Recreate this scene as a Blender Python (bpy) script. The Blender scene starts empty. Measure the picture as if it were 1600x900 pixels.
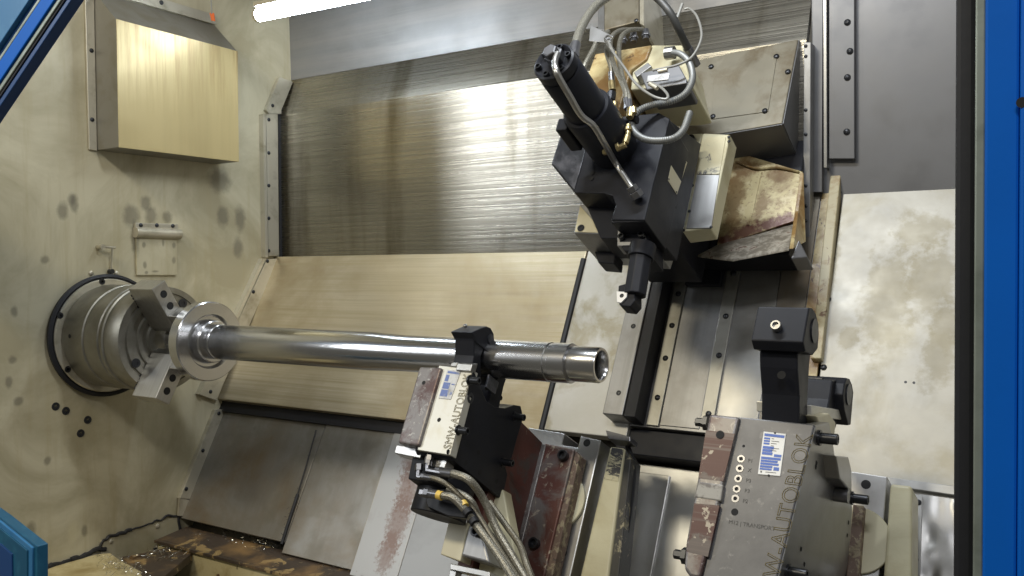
import bpy, bmesh, math, random
import numpy as np
from mathutils import Vector, Matrix, Quaternion
random.seed(4)
SC = bpy.context.scene
COL = SC.collection
V = lambda *a: np.array(a, float)

# ------------------------------------------------------------------ camera
F = 1372.0
yaw, pit, rol, ANG = [math.radians(v) for v in (33.0, 1.43, -0.47, 61.6)]
FW = V(-math.sin(yaw)*math.cos(pit), math.cos(yaw)*math.cos(pit), -math.sin(pit))
r0 = V(math.cos(yaw), math.sin(yaw), 0); u0 = np.cross(r0, FW)
RT = math.cos(rol)*r0 + math.sin(rol)*u0
UP = -math.sin(rol)*r0 + math.cos(rol)*u0
def ray(px, py): return FW + RT*(px-800)/F - UP*(py-450)/F
CAM = V(3.267363, -2.044954, 0.260944)
cam_d = bpy.data.cameras.new('camera'); cam_d.sensor_width = 36; cam_d.lens = F/1600*36
cam_d.clip_start = 0.05; cam_d.clip_end = 100
cam = bpy.data.objects.new('camera', cam_d); COL.objects.link(cam)
M = Matrix(((RT[0], UP[0], -FW[0], CAM[0]), (RT[1], UP[1], -FW[1], CAM[1]), (RT[2], UP[2], -FW[2], CAM[2]), (0, 0, 0, 1)))
cam.matrix_world = M
SC.camera = cam

# ------------------------------------------------------------------ world, lights, exposure
w = bpy.data.worlds.new("World"); SC.world = w; w.use_nodes = True
wb = w.node_tree.nodes['Background']; wb.inputs[0].default_value = (0.86, 0.82, 0.70, 1); wb.inputs[1].default_value = 0.12
def area(name, loc, target, sx, sy, power, col):
    d = bpy.data.lights.new(name, 'AREA'); d.shape = 'RECTANGLE'; d.size = sx; d.size_y = sy
    d.energy = power; d.color = col
    o = bpy.data.objects.new(name, d); COL.objects.link(o); o.location = loc
    o.rotation_euler = (Vector(target)-Vector(loc)).to_track_quat('-Z', 'Y').to_euler()
    return o
area('machine_led_lamp', (2.25, -0.32, 1.85), (2.1, 0.15, 0.0), 0.9, 0.08, 30, (0.90, 0.95, 1.0))
area('hall_lamp_right', (3.7, -3.7, 3.3), (1.8, 0.4, 0.1), 1.2, 0.4, 62, (0.96, 0.97, 1.0))
area('hall_lamp_left', (-1.62, -3.3, 2.0), (1.5, 0.5, 0.2), 0.30, 2.0, 54, (0.92, 0.96, 1.0))
area('hall_lamp_warm', (1.1, -3.2, 2.9), (0.2, 0.6, 0.2), 1.0, 0.4, 76, (1.0, 0.89, 0.66))
SC.view_settings.view_transform = 'Standard'; SC.view_settings.look = 'None'
SC.view_settings.gamma = 1.0; SC.view_settings.exposure = 0.0
SC.render.engine = 'CYCLES'
try:
    SC.cycles.use_denoising = True; SC.cycles.max_bounces = 8; SC.cycles.sample_clamp_indirect = 4
except Exception: pass

# ------------------------------------------------------------------ frames and measuring helpers
ES = V(0, math.cos(ANG), math.sin(ANG)); EN = V(0, -math.sin(ANG), math.cos(ANG)); EX = V(1, 0, 0)
def S(x, s, n): return EX*x + ES*s + EN*n            # slant-bed frame: along spindle, up slope, off slope
def hitN(px, py, n):
    d = ray(px, py); return CAM + d*((n-CAM@EN)/(d@EN))
def hitX(px, py, x=0.0):
    d = ray(px, py); return CAM + d*((x-CAM[0])/d[0])
def hitY(px, py, y):
    d = ray(px, py); return CAM + d*((y-CAM[1])/d[1])
def hitZ(px, py, z):
    d = ray(px, py); return CAM + d*((z-CAM[2])/d[2])
def hitS(px, py, s):
    d = ray(px, py); return CAM + d*((s-CAM@ES)/(d@ES))

# ------------------------------------------------------------------ materials
def mat(name, base, rough=0.5, metal=0.0, var=None, streak=None, bump=0.0, bscale=60, rvar=0.0, extra=None, spec=0.5, aniso=0, coat=0):
    """var=(color2, scale, lo, hi): blotches.  streak=(color2, axis, fine, lo, hi): brushed lines along axis ('x','s','z')."""
    m = bpy.data.materials.new(name); m.use_nodes = True
    nt = m.node_tree; N = nt.nodes; L = nt.links
    b = N['Principled BSDF']; b.inputs['Roughness'].default_value = rough; b.inputs['Metallic'].default_value = metal
    b.inputs['Specular IOR Level'].default_value = spec
    if coat: b.inputs['Coat Weight'].default_value = coat; b.inputs['Coat Roughness'].default_value = .15
    geo = N.new('ShaderNodeNewGeometry')
    mp0 = N.new('ShaderNodeMapping'); mp0.vector_type = 'POINT'
    mp0.inputs['Rotation'].default_value = (math.radians(90)-0, 0, 0) if False else (-ANG, 0, 0)
    L.new(geo.outputs['Position'], mp0.inputs['Vector'])           # x, slope, normal
    col = N.new('ShaderNodeRGB'); col.outputs[0].default_value = (*base, 1); cur = col.outputs[0]
    def noise(vec, scale, detail=5, rough_=.6, dist=0):
        n = N.new('ShaderNodeTexNoise'); n.inputs['Scale'].default_value = scale; n.inputs['Detail'].default_value = detail
        n.inputs['Roughness'].default_value = rough_; n.inputs['Distortion'].default_value = dist
        L.new(vec, n.inputs['Vector']); return n.outputs[0]
    def ramp(v, lo, hi):
        r = N.new('ShaderNodeMapRange'); r.inputs[1].default_value = lo; r.inputs[2].default_value = hi; r.clamp = True
        L.new(v, r.inputs[0]); return r.outputs[0]
    def mix(f, a, c2, k=1.0):
        x = N.new('ShaderNodeMix'); x.data_type = 'RGBA'
        if k != 1.0:
            mm = N.new('ShaderNodeMath'); mm.operation = 'MULTIPLY'; mm.inputs[1].default_value = k; L.new(f, mm.inputs[0]); f = mm.outputs[0]
        L.new(f, x.inputs[0]); L.new(a, x.inputs[6])
        if isinstance(c2, tuple): x.inputs[7].default_value = (*c2, 1)
        else: L.new(c2, x.inputs[7])
        return x.outputs[2]
    bumpsrc = None
    if var:
        for vv in (var if isinstance(var, list) else [var]):
            c2, sc, lo, hi = vv[:4]
            f = ramp(noise(geo.outputs['Position'], sc, 6, .62, .3), lo, hi)
            cur = mix(f, cur, c2, vv[4] if len(vv) > 4 else 1.0)
    if streak:
        c2, ax, fine, lo, hi = streak[:5]
        sc = {'x': (0.9, fine, fine), 's': (fine, 0.9, fine), 'n': (fine, fine, .9), 'z': (fine, fine, .9)}[ax]
        mp = N.new('ShaderNodeMapping'); mp.inputs['Scale'].default_value = sc
        L.new(geo.outputs['Position'] if ax in 'z' else mp0.outputs[0], mp.inputs['Vector'])
        nz = noise(mp.outputs[0], 1.0, 5, .7)
        f = ramp(nz, lo, hi)
        cur = mix(f, cur, c2, streak[5] if len(streak) > 5 else 1.0); bumpsrc = nz
        if aniso:
            r2 = ramp(nz, .25, .75); mm = N.new('ShaderNodeMapRange'); mm.inputs[3].default_value = rough-.1; mm.inputs[4].default_value = rough+.12
            L.new(r2, mm.inputs[0]); L.new(mm.outputs[0], b.inputs['Roughness'])
    if extra: cur = extra(N, L, geo, mp0, cur, noise, ramp, mix, b)
    if rvar and not aniso:
        f = noise(geo.outputs['Position'], 9, 5, .6)
        mm = N.new('ShaderNodeMapRange'); mm.inputs[1].default_value = .3; mm.inputs[2].default_value = .7
        mm.inputs[3].default_value = max(.05, rough-rvar); mm.inputs[4].default_value = min(1, rough+rvar)
        L.new(f, mm.inputs[0]); L.new(mm.outputs[0], b.inputs['Roughness'])
    if bump:
        bp = N.new('ShaderNodeBump'); bp.inputs['Strength'].default_value = bump; bp.inputs['Distance'].default_value = .004 if aniso else .002
        if bumpsrc is None: bumpsrc = noise(geo.outputs['Position'], bscale, 4, .6)
        L.new(bumpsrc, bp.inputs['Height']); L.new(bp.outputs[0], b.inputs['Normal'])
    L.new(cur, b.inputs['Base Color'])
    return m

def peel(name, paint, metal_col, scale, lo, hi, chip=None, rough=.5, metal=.0, dirt=None):
    """worn paint: islands of paint over bare stuff"""
    def ex(N, L, geo, mp0, cur, noise, ramp, mix, b):
        n = noise(geo.outputs['Position'], scale, 8, .68, .5)
        f = ramp(n, lo, hi)
        cur = mix(f, cur, metal_col)
        if chip:
            n2 = noise(geo.outputs['Position'], chip[1], 8, .7, .8); cur = mix(ramp(n2, chip[2]-.02, chip[2]+.04), cur, chip[0])
        if dirt:
            n3 = noise(geo.outputs['Position'], dirt[1], 5, .6); cur = mix(ramp(n3, dirt[2], dirt[3]), cur, dirt[0], .8)
        return cur
    return mat(name, paint, rough, metal, extra=ex, bump=.18, bscale=110)

def wall_extra(spots):
    def ex(N, L, geo, mp0, cur, noise, ramp, mix, b):
        nz = noise(geo.outputs['Position'], 30, 4, .6)
        big = noise(geo.outputs['Position'], 2.3, 6, .6, .8)
        cur = mix(ramp(big, .42, .62), cur, (.30, .26, .155), .65)
        sm = N.new('ShaderNodeMapping'); sm.inputs['Scale'].default_value = (1, 14, 1.2); L.new(geo.outputs['Position'], sm.inputs['Vector'])
        dr = noise(sm.outputs[0], 1.6, 5, .65)
        cur = mix(ramp(dr, .52, .75), cur, (.38, .32, .18), .5)
        for (p, ry, rz, c, k) in spots:
            sub = N.new('ShaderNodeVectorMath'); sub.operation = 'SUBTRACT'; sub.inputs[1].default_value = tuple(p); L.new(geo.outputs['Position'], sub.inputs[0])
            ml = N.new('ShaderNodeVectorMath'); ml.operation = 'MULTIPLY'; ml.inputs[1].default_value = (0, 1/ry, 1/rz); L.new(sub.outputs[0], ml.inputs[0])
            ln = N.new('ShaderNodeVectorMath'); ln.operation = 'LENGTH'; L.new(ml.outputs[0], ln.inputs[0])
            ad = N.new('ShaderNodeMath'); ad.operation = 'MULTIPLY_ADD'; ad.inputs[1].default_value = .9; L.new(nz, ad.inputs[0]); L.new(ln.outputs['Value'], ad.inputs[2])
            mr = N.new('ShaderNodeMapRange'); mr.inputs[1].default_value = 1.5; mr.inputs[2].default_value = .95; mr.clamp = True; L.new(ad.outputs[0], mr.inputs[0])
            cur = mix(mr.outputs[0], cur, c, k)
        return cur
    return ex

def stains(lst, col, k, freq=22):
    def ex(N, L, geo, mp0, cur, noise, ramp, mix, b):
        nz = noise(geo.outputs['Position'], freq, 6, .65)
        for (c, rx, rs_) in lst:
            q_ = (float(c[0]), float(c@ES), 0)
            sub = N.new('ShaderNodeVectorMath'); sub.operation = 'SUBTRACT'; sub.inputs[1].default_value = q_; L.new(mp0.outputs[0], sub.inputs[0])
            ml = N.new('ShaderNodeVectorMath'); ml.operation = 'MULTIPLY'; ml.inputs[1].default_value = (1/rx, 1/rs_, 0); L.new(sub.outputs[0], ml.inputs[0])
            ln = N.new('ShaderNodeVectorMath'); ln.operation = 'LENGTH'; L.new(ml.outputs[0], ln.inputs[0])
            ad = N.new('ShaderNodeMath'); ad.operation = 'MULTIPLY_ADD'; ad.inputs[1].default_value = 2.6; L.new(nz, ad.inputs[0]); L.new(ln.outputs['Value'], ad.inputs[2])
            cur = mix(ramp(ad.outputs[0], 2.55, 2.02), cur, col, k)
        return cur
    return ex
def spotN(px, py, rx, ry, n=-.63):
    a = hitN(px, py, n); return (a, abs(hitN(px+rx, py, n)[0]-a[0]), abs((hitN(px, py+ry, n)-a)@ES))
DK = (.11, .10, .075)
spot_px = [(98,330,9,15),(116,318,7,16),(70,406,7,7),(22,487,6,8),(20,562,7,7),(14,597,6,10),(29,627,8,7),(74,720,6,7),(112,312,6,10),
           (348,338,9,18),(375,342,8,20),(372,387,8,16),(228,318,9,12),(205,338,14,18),(236,337,10,14),(262,340,8,10),(132,829,5,9),(48,832,9,16),(343,282,18,20),(210,370,6,26)]
spot_px += [(222, 383, 3, 5), (224, 414, 3, 6), (252, 379, 2, 6), (269, 384, 3, 5), (269, 407, 3, 6), (240, 424, 6, 2), (226, 426, 3, 3)]
spots = []
for (px, py, rx, ry) in spot_px:
    a = hitX(px, py); b_ = hitX(px+rx, py); c_ = hitX(px, py+ry)
    spots.append((a, abs(b_[1]-a[1])*1.15, abs(c_[2]-a[2])*1.15, DK, .55))
a = hitX(114, 832); spots.append((a, .028, .05, (.55, .5, .33), .6))

MT = {}
MT['wall'] = mat('painted_headstock_sheet', (.55, .505, .36), .38, .12, extra=wall_extra(spots), rvar=.08, bump=.05, bscale=25)
def dark_reflection(N, L, geo, mp0, cur, noise, ramp, mix, b):  # dark vertical noise bands paint a reflection into the brushed sheet
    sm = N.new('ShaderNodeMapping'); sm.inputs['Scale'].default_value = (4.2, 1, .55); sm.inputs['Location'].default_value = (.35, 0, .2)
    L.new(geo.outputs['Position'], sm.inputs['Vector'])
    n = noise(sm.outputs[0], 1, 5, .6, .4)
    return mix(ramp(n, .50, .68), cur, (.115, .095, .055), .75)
MT['brushed'] = mat('brushed_stainless', (.42, .40, .35), .27, .95, streak=((.25, .235, .195), 'x', 95, .36, .74), bump=.24, aniso=1, extra=dark_reflection)
MT['brushed_warm'] = mat('blotched_stainless', (.56, .50, .375), .38, .62, streak=((.40, .34, .215), 'x', 60, .38, .72), bump=.2, aniso=1, var=[((.30, .225, .12), 1.6, .42, .62, .8), ((.58, .545, .46), 2.7, .52, .7, .5)])  # brown blotches paint patchy shade into the sheet colour
MT['sheet'] = mat('grey_steel_sheet', (.42, .42, .41), .36, .72, var=((.28, .265, .23), 3.0, .45, .75), rvar=.08, bump=.04, bscale=8)
MT['lower'] = mat('slide_cover_sheet', (.26, .25, .225), .44, .55, var=[((.19, .145, .09), 2.6, .44, .66), ((.20, .185, .15), 9, .5, .7)], streak=((.21, .19, .16), 's', 14, .45, .8), bump=.04, rvar=.08)  # brown blotches paint warm reflections into these sheets
MT['slide_pale'] = mat('pale_slide_cover_sheet', (.30, .30, .295), .44, .5, var=[((.23, .23, .225), 4, .45, .7)], bump=.04, bscale=60)
MT['lower_rust'] = mat('scuffed_slide_cover_sheet', (.36, .355, .34), .42, .5, var=[((.23, .20, .17), 3, .5, .7)], streak=((.36, .35, .335), 's', 70, .48, .62, .6), bump=.05, extra=stains([spotN(652, 712, 22, 40, -.663), spotN(640, 760, 18, 46, -.663), spotN(622, 815, 16, 50, -.663), spotN(606, 860, 14, 36, -.663)], (.165, .095, .07), .6, 70))
MT['upper'] = mat('dull_upper_sheet', (.175, .177, .18), .45, .35, var=((.13, .13, .128), 2.5, .45, .75), streak=((.22, .21, .20), 'x', 20, .4, .8), rvar=.08)
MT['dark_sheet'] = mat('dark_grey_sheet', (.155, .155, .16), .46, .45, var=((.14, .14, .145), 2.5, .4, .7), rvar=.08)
MT['right_sheet'] = mat('stained_pale_sheet', (.50, .49, .45), .44, .35, var=[((.30, .26, .16), 3.4, .53, .60, .7), ((.56, .55, .53), 9, .5, .7, .5)], rvar=.1, bump=.12, bscale=60)
MT['steel'] = mat('machined_steel', (.42, .42, .415), .34, .9, var=((.30, .29, .275), 9, .45, .75), streak=((.42, .41, .39), 's', 70, .4, .8), bump=.04)
MT['steel_dull'] = mat('dull_steel', (.33, .33, .33), .42, .7, var=((.25, .245, .235), 10, .45, .75), streak=((.24, .24, .235), 's', 40, .45, .75, .7), bump=.05)
MT['galv'] = mat('zinc_trim', (.52, .485, .39), .36, .5, var=((.30, .27, .19), 9, .48, .72), bump=.05)
MT['zinc'] = mat('grey_zinc_strip', (.40, .395, .36), .4, .6, var=((.27, .26, .22), 9, .48, .72))
MT['facegrey'] = mat('ground_grey_face', (.15, .15, .155), .46, .5, var=[((.095, .095, .10), 5, .42, .7), ((.27, .27, .27), 60, .6, .75, .6)], bump=.05, bscale=150)
def turn_mat(name, base, rough):
    def ex(N, L, geo, mp0, cur, noise, ramp, mix, b):
        mp = N.new('ShaderNodeMapping'); mp.inputs['Scale'].default_value = (260, .6, .6); L.new(geo.outputs['Position'], mp.inputs['Vector'])
        n = noise(mp.outputs[0], 1, 3, .6)
        bp = N.new('ShaderNodeBump'); bp.inputs['Strength'].default_value = .10; bp.inputs['Distance'].default_value = .001
        L.new(n, bp.inputs['Height']); L.new(bp.outputs[0], b.inputs['Normal'])
        return cur
    return mat(name, base, rough, 1.0, extra=ex)
MT['shaft'] = turn_mat('turned_bright_steel', (.60, .60, .605), .21)
MT['chuck'] = mat('chuck_steel', (.36, .345, .30), .44, .85, var=((.22, .205, .16), 5, .42, .7), bump=.05, bscale=90, rvar=.06)
MT['jaw'] = mat('ground_jaw_steel', (.55, .54, .51), .30, .95, streak=((.42, .40, .37), 's', 60, .4, .8), bump=.03)
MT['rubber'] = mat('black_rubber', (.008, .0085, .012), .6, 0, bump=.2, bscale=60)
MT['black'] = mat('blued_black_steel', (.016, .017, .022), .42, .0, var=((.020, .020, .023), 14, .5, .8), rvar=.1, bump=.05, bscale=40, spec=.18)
MT['black_worn'] = mat('worn_black_steel', (.035, .037, .043), .34, .4, var=((.12, .12, .135), 12, .5, .66), rvar=.1)
MT['hole'] = mat('shadowed_hole', (.01, .01, .01), .8)
MT['bolt'] = mat('oxide_bolt', (.045, .047, .052), .32, .7)
MT['bolt_grey'] = mat('grey_bolt', (.20, .20, .21), .33, .85)
MT['red'] = peel('worn_maroon_paint', (.115, .040, .030), (.075, .060, .052), 9, .52, .60, chip=((.40, .34, .24), 24, .665), rough=.42, metal=.1)
MT['red_worn'] = peel('scraped_maroon_paint', (.12, .050, .040), (.16, .14, .13), 6, .46, .56, chip=((.42, .37, .29), 26, .60), rough=.4, metal=.3)
MT['red_scr'] = mat('scratched_maroon_paint', (.062, .021, .019), .42, .15, streak=((.12, .095, .088), 'x', 75, .50, .62, .8), bump=.06, var=[((.10, .085, .08), 11, .52, .56, .9), ((.36, .32, .26), 26, .60, .615, .9)])
MT['scraped'] = peel('scraped_white_filler', (.33, .315, .285), (.15, .135, .125), 22, .48, .56, rough=.5)
MT['strip'] = peel('rust_edged_cream_strip', (.42, .37, .23), (.30, .22, .11), 12, .50, .62, chip=((.13, .07, .035), 18, .60), rough=.45)
MT['grey_red'] = peel('rubbed_grey_plate', (.185, .172, .165), (.085, .050, .046), 12, .50, .64, chip=((.34, .325, .30), 44, .59), rough=.4, metal=.4)
MT['cream'] = peel('cream_machine_paint', (.60, .56, .38), (.46, .40, .23), 5, .5, .72, chip=((.12, .09, .06), 30, .72), rough=.42, dirt=((.30, .23, .11), 4, .56, .75))
MT['cream_clean'] = mat('cream_paint', (.62, .57, .40), .4, 0, var=((.50, .44, .27), 5, .5, .75))
MT['cream_rust'] = peel('oily_cream_paint', (.52, .43, .23), (.27, .165, .06), 7, .42, .56, chip=((.08, .05, .03), 20, .60), rough=.3, dirt=((.17, .09, .035), 6, .48, .64))
MT['cream_cap'] = mat('cream_plastic', (.66, .62, .44), .45)
MT['worn_cream'] = peel('cream_paint_worn_to_black', (.58, .53, .35), (.05, .05, .055), 7, .50, .53, chip=((.16, .15, .14), 30, .62), rough=.4)
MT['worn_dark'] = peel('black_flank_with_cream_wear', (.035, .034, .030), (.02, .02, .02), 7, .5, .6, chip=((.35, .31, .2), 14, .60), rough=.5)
MT['rust'] = mat('red_rust', (.10, .028, .020), .6, 0, var=((.20, .10, .05), 14, .5, .62), bump=.4, bscale=60)
MT['speckle'] = peel('speckled_rust_paint', (.15, .10, .075), (.32, .27, .18), 40, .50, .58, chip=((.05, .04, .035), 60, .6), rough=.6)
MT['flake'] = peel('flaking_tray_paint', (.32, .225, .10), (.060, .044, .032), 8, .415, .44, chip=((.62, .47, .24), 16, .66), rough=.5, dirt=((.30, .18, .07), 5, .5, .7))
MT['tray_cream'] = peel('dirty_cream_tray', (.55, .47, .26), (.34, .26, .11), 5, .5, .66, chip=((.10, .08, .05), 18, .66), rough=.45)
MT['tray_dark'] = mat('wet_dark_floor', (.10, .09, .07), .35, .1, var=((.17, .14, .09), 6, .45, .7), bump=.2, bscale=40)
MT['scoop_lip'] = peel('scraped_scoop_lip', (.17, .15, .12), (.40, .37, .31), 30, .45, .60, chip=((.10, .035, .025), 30, .60), rough=.45)
def drip(N, L, geo, mp0, cur, noise, ramp, mix, b):
    sm = N.new('ShaderNodeMapping'); sm.inputs['Scale'].default_value = (40, 40, 2.2); L.new(geo.outputs['Position'], sm.inputs['Vector'])
    n = noise(sm.outputs[0], 1, 5, .7)
    sx = N.new('ShaderNodeSeparateXYZ'); L.new(geo.outputs['Position'], sx.inputs[0])
    z = ramp(sx.outputs[2], .86, 1.20)
    mu = N.new('ShaderNodeMath'); mu.operation = 'MULTIPLY'; L.new(ramp(n, .45, .66), mu.inputs[0]); L.new(z, mu.inputs[1])
    cur = mix(mu.outputs[0], cur, (.25, .15, .045), .75)
    sm2 = N.new('ShaderNodeMapping'); sm2.inputs['Scale'].default_value = (9, 9, .6); L.new(geo.outputs['Position'], sm2.inputs['Vector'])
    n2 = noise(sm2.outputs[0], 1, 4, .6)
    return mix(ramp(n2, .46, .68), cur, (.40, .32, .16), .5)
MT['right_sheet2'] = mat('stained_pale_sheet', (.46, .44, .385), .50, .2, var=[((.37, .335, .245), 3.0, .50, .62, .8), ((.53, .525, .50), 9, .5, .7, .5)], rvar=.1, bump=.12, bscale=60,
    extra=stains([spotN(1385, 470, 38, 85), spotN(1455, 440, 40, 60), spotN(1325, 530, 14, 20), spotN(1475, 505, 22, 40), spotN(1300, 400, 10, 60), spotN(1440, 360, 40, 30), spotN(1465, 560, 30, 40)], (.30, .265, .18), .62))
_a = stains([spotN(1228, 344, 16, 10, -.47), spotN(1200, 350, 26, 9, -.47), spotN(1165, 362, 24, 9, -.47), spotN(1135, 376, 18, 9, -.47)], (.085, .022, .016), .9, 34)
_b = stains([spotN(1220, 272, 26, 12, -.47), spotN(1165, 262, 22, 12, -.47), spotN(1146, 310, 14, 46, -.47), spotN(1190, 318, 10, 26, -.47)], (.15, .085, .03), .75, 26)
def scoop_ex(N, L, geo, mp0, cur, noise, ramp, mix, b):
    n = noise(geo.outputs['Position'], 90, 4, .6)
    cur = mix(ramp(n, .56, .66), cur, (.16, .10, .045), .7)
    return _a(N, L, geo, mp0, _b(N, L, geo, mp0, cur, noise, ramp, mix, b), noise, ramp, mix, b)
MT['scoop'] = mat('rusty_scoop_paint', (.44, .37, .20), .30, .15, var=[((.17, .105, .045), 8, .47, .60, .9), ((.52, .45, .28), 16, .58, .66, .7)], extra=scoop_ex, bump=.2, bscale=90)
MT['hood'] = mat('rust_streaked_stainless', (.50, .405, .20), .38, .25, extra=drip, rvar=.06)
MT['hood_side'] = mat('grey_hood_side', (.26, .25, .22), .42, .5, var=((.20, .18, .13), 6, .45, .7))
MT['cover'] = mat('stained_cover_sheet', (.235, .215, .165), .44, .4, var=[((.15, .12, .075), 7, .46, .64), ((.33, .305, .25), 10, .56, .7, .6)], rvar=.08)
MT['blue'] = mat('blue_door_paint', (.003, .120, .56), .45, 0, bump=.05, bscale=150, var=((.003, .11, .51), 5, .4, .7), spec=.15)
MT['blue_dk'] = mat('dark_blue_frame_paint', (.010, .055, .19), .35, 0)
MT['blue_lt'] = mat('worn_blue_frame_paint', (.03, .16, .36), .35, 0, var=((.05, .20, .40), 14, .5, .7))
MT['teal'] = mat('teal_blue_frame_paint', (.010, .085, .165), .38, 0, var=((.02, .13, .22), 16, .5, .7))
MT['edge'] = mat('aged_aluminium_edge', (.30, .34, .30), .42, .5, var=((.20, .23, .20), 14, .45, .7))
MT['insert'] = mat('bright_insert', (.8, .8, .8), .3, .4)
def braid(N, L, geo, mp0, cur, noise, ramp, mix, b):
    v = N.new('ShaderNodeTexVoronoi'); v.inputs['Scale'].default_value = 330; L.new(geo.outputs['Position'], v.inputs['Vector'])
    bp = N.new('ShaderNodeBump'); bp.inputs['Strength'].default_value = .6; bp.inputs['Distance'].default_value = .001
    L.new(v.outputs['Distance'], bp.inputs['Height']); L.new(bp.outputs[0], b.inputs['Normal'])
    return mix(ramp(v.outputs['Distance'], .25, .6), cur, (.12, .11, .085), .7)
MT['braid'] = mat('braided_steel_hose', (.36, .345, .29), .42, .6, extra=braid)
MT['braid_dk'] = mat('oily_braided_hose', (.22, .20, .15), .42, .5, extra=braid)
MT['hose_dk'] = mat('dark_rubber_hose', (.05, .05, .048), .45, .1)
MT['pipe'] = mat('steel_pipe', (.40, .39, .37), .30, .9)
MT['conduit'] = mat('grey_conduit', (.20, .205, .20), .42, .4)
MT['brass'] = mat('dirty_brass', (.50, .40, .20), .32, .8, var=((.25, .2, .1), 60, .45, .7))
MT['wire'] = mat('plastic_cable', (.25, .245, .225), .4, .2)
MT['chip'] = mat('steel_chips', (.60, .58, .52), .25, .95)
MT['white_paint'] = mat('pale_inner_paint', (.55, .55, .53), .5)
MT['white'] = mat('white_plate', (.78, .78, .76), .4)
MT['print_blue'] = mat('blue_print', (.025, .11, .46), .4)
MT['print_blue_worn'] = mat('worn_blue_print', (.12, .17, .38), .45, 0, var=((.40, .40, .40), 40, .55, .65))
MT['plate_worn'] = mat('worn_name_plate', (.50, .50, .49), .4, .3, var=((.32, .31, .3), 40, .5, .65))
MT['letters'] = mat('engraved_edge', (.16, .125, .05), .5, .3)
MT['letters_dk'] = mat('engraved_mark', (.05, .05, .05), .5)
MT['label_face'] = mat('pale_ground_face', (.62, .605, .54), .42, .4, var=((.55, .51, .40), 14, .5, .75), bump=.04)
MT['yellow'] = mat('yellow_tag', (.70, .48, .10), .4)
MT['orange'] = mat('orange_tag', (.75, .16, .04), .4)
MT['sealant'] = mat('black_sealant', (.018, .018, .02), .6, 0, bump=.4, bscale=50)
def emit(name, col, st):
    m = bpy.data.materials.new(name); m.use_nodes = True; b = m.node_tree.nodes['Principled BSDF']
    b.inputs['Emission Color'].default_value = (*col, 1); b.inputs['Emission Strength'].default_value = st
    b.inputs['Base Color'].default_value = (.9, .9, .9, 1); return m
MT['tube'] = emit('lit_tube', (.80, .90, 1.0), 52)

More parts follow.
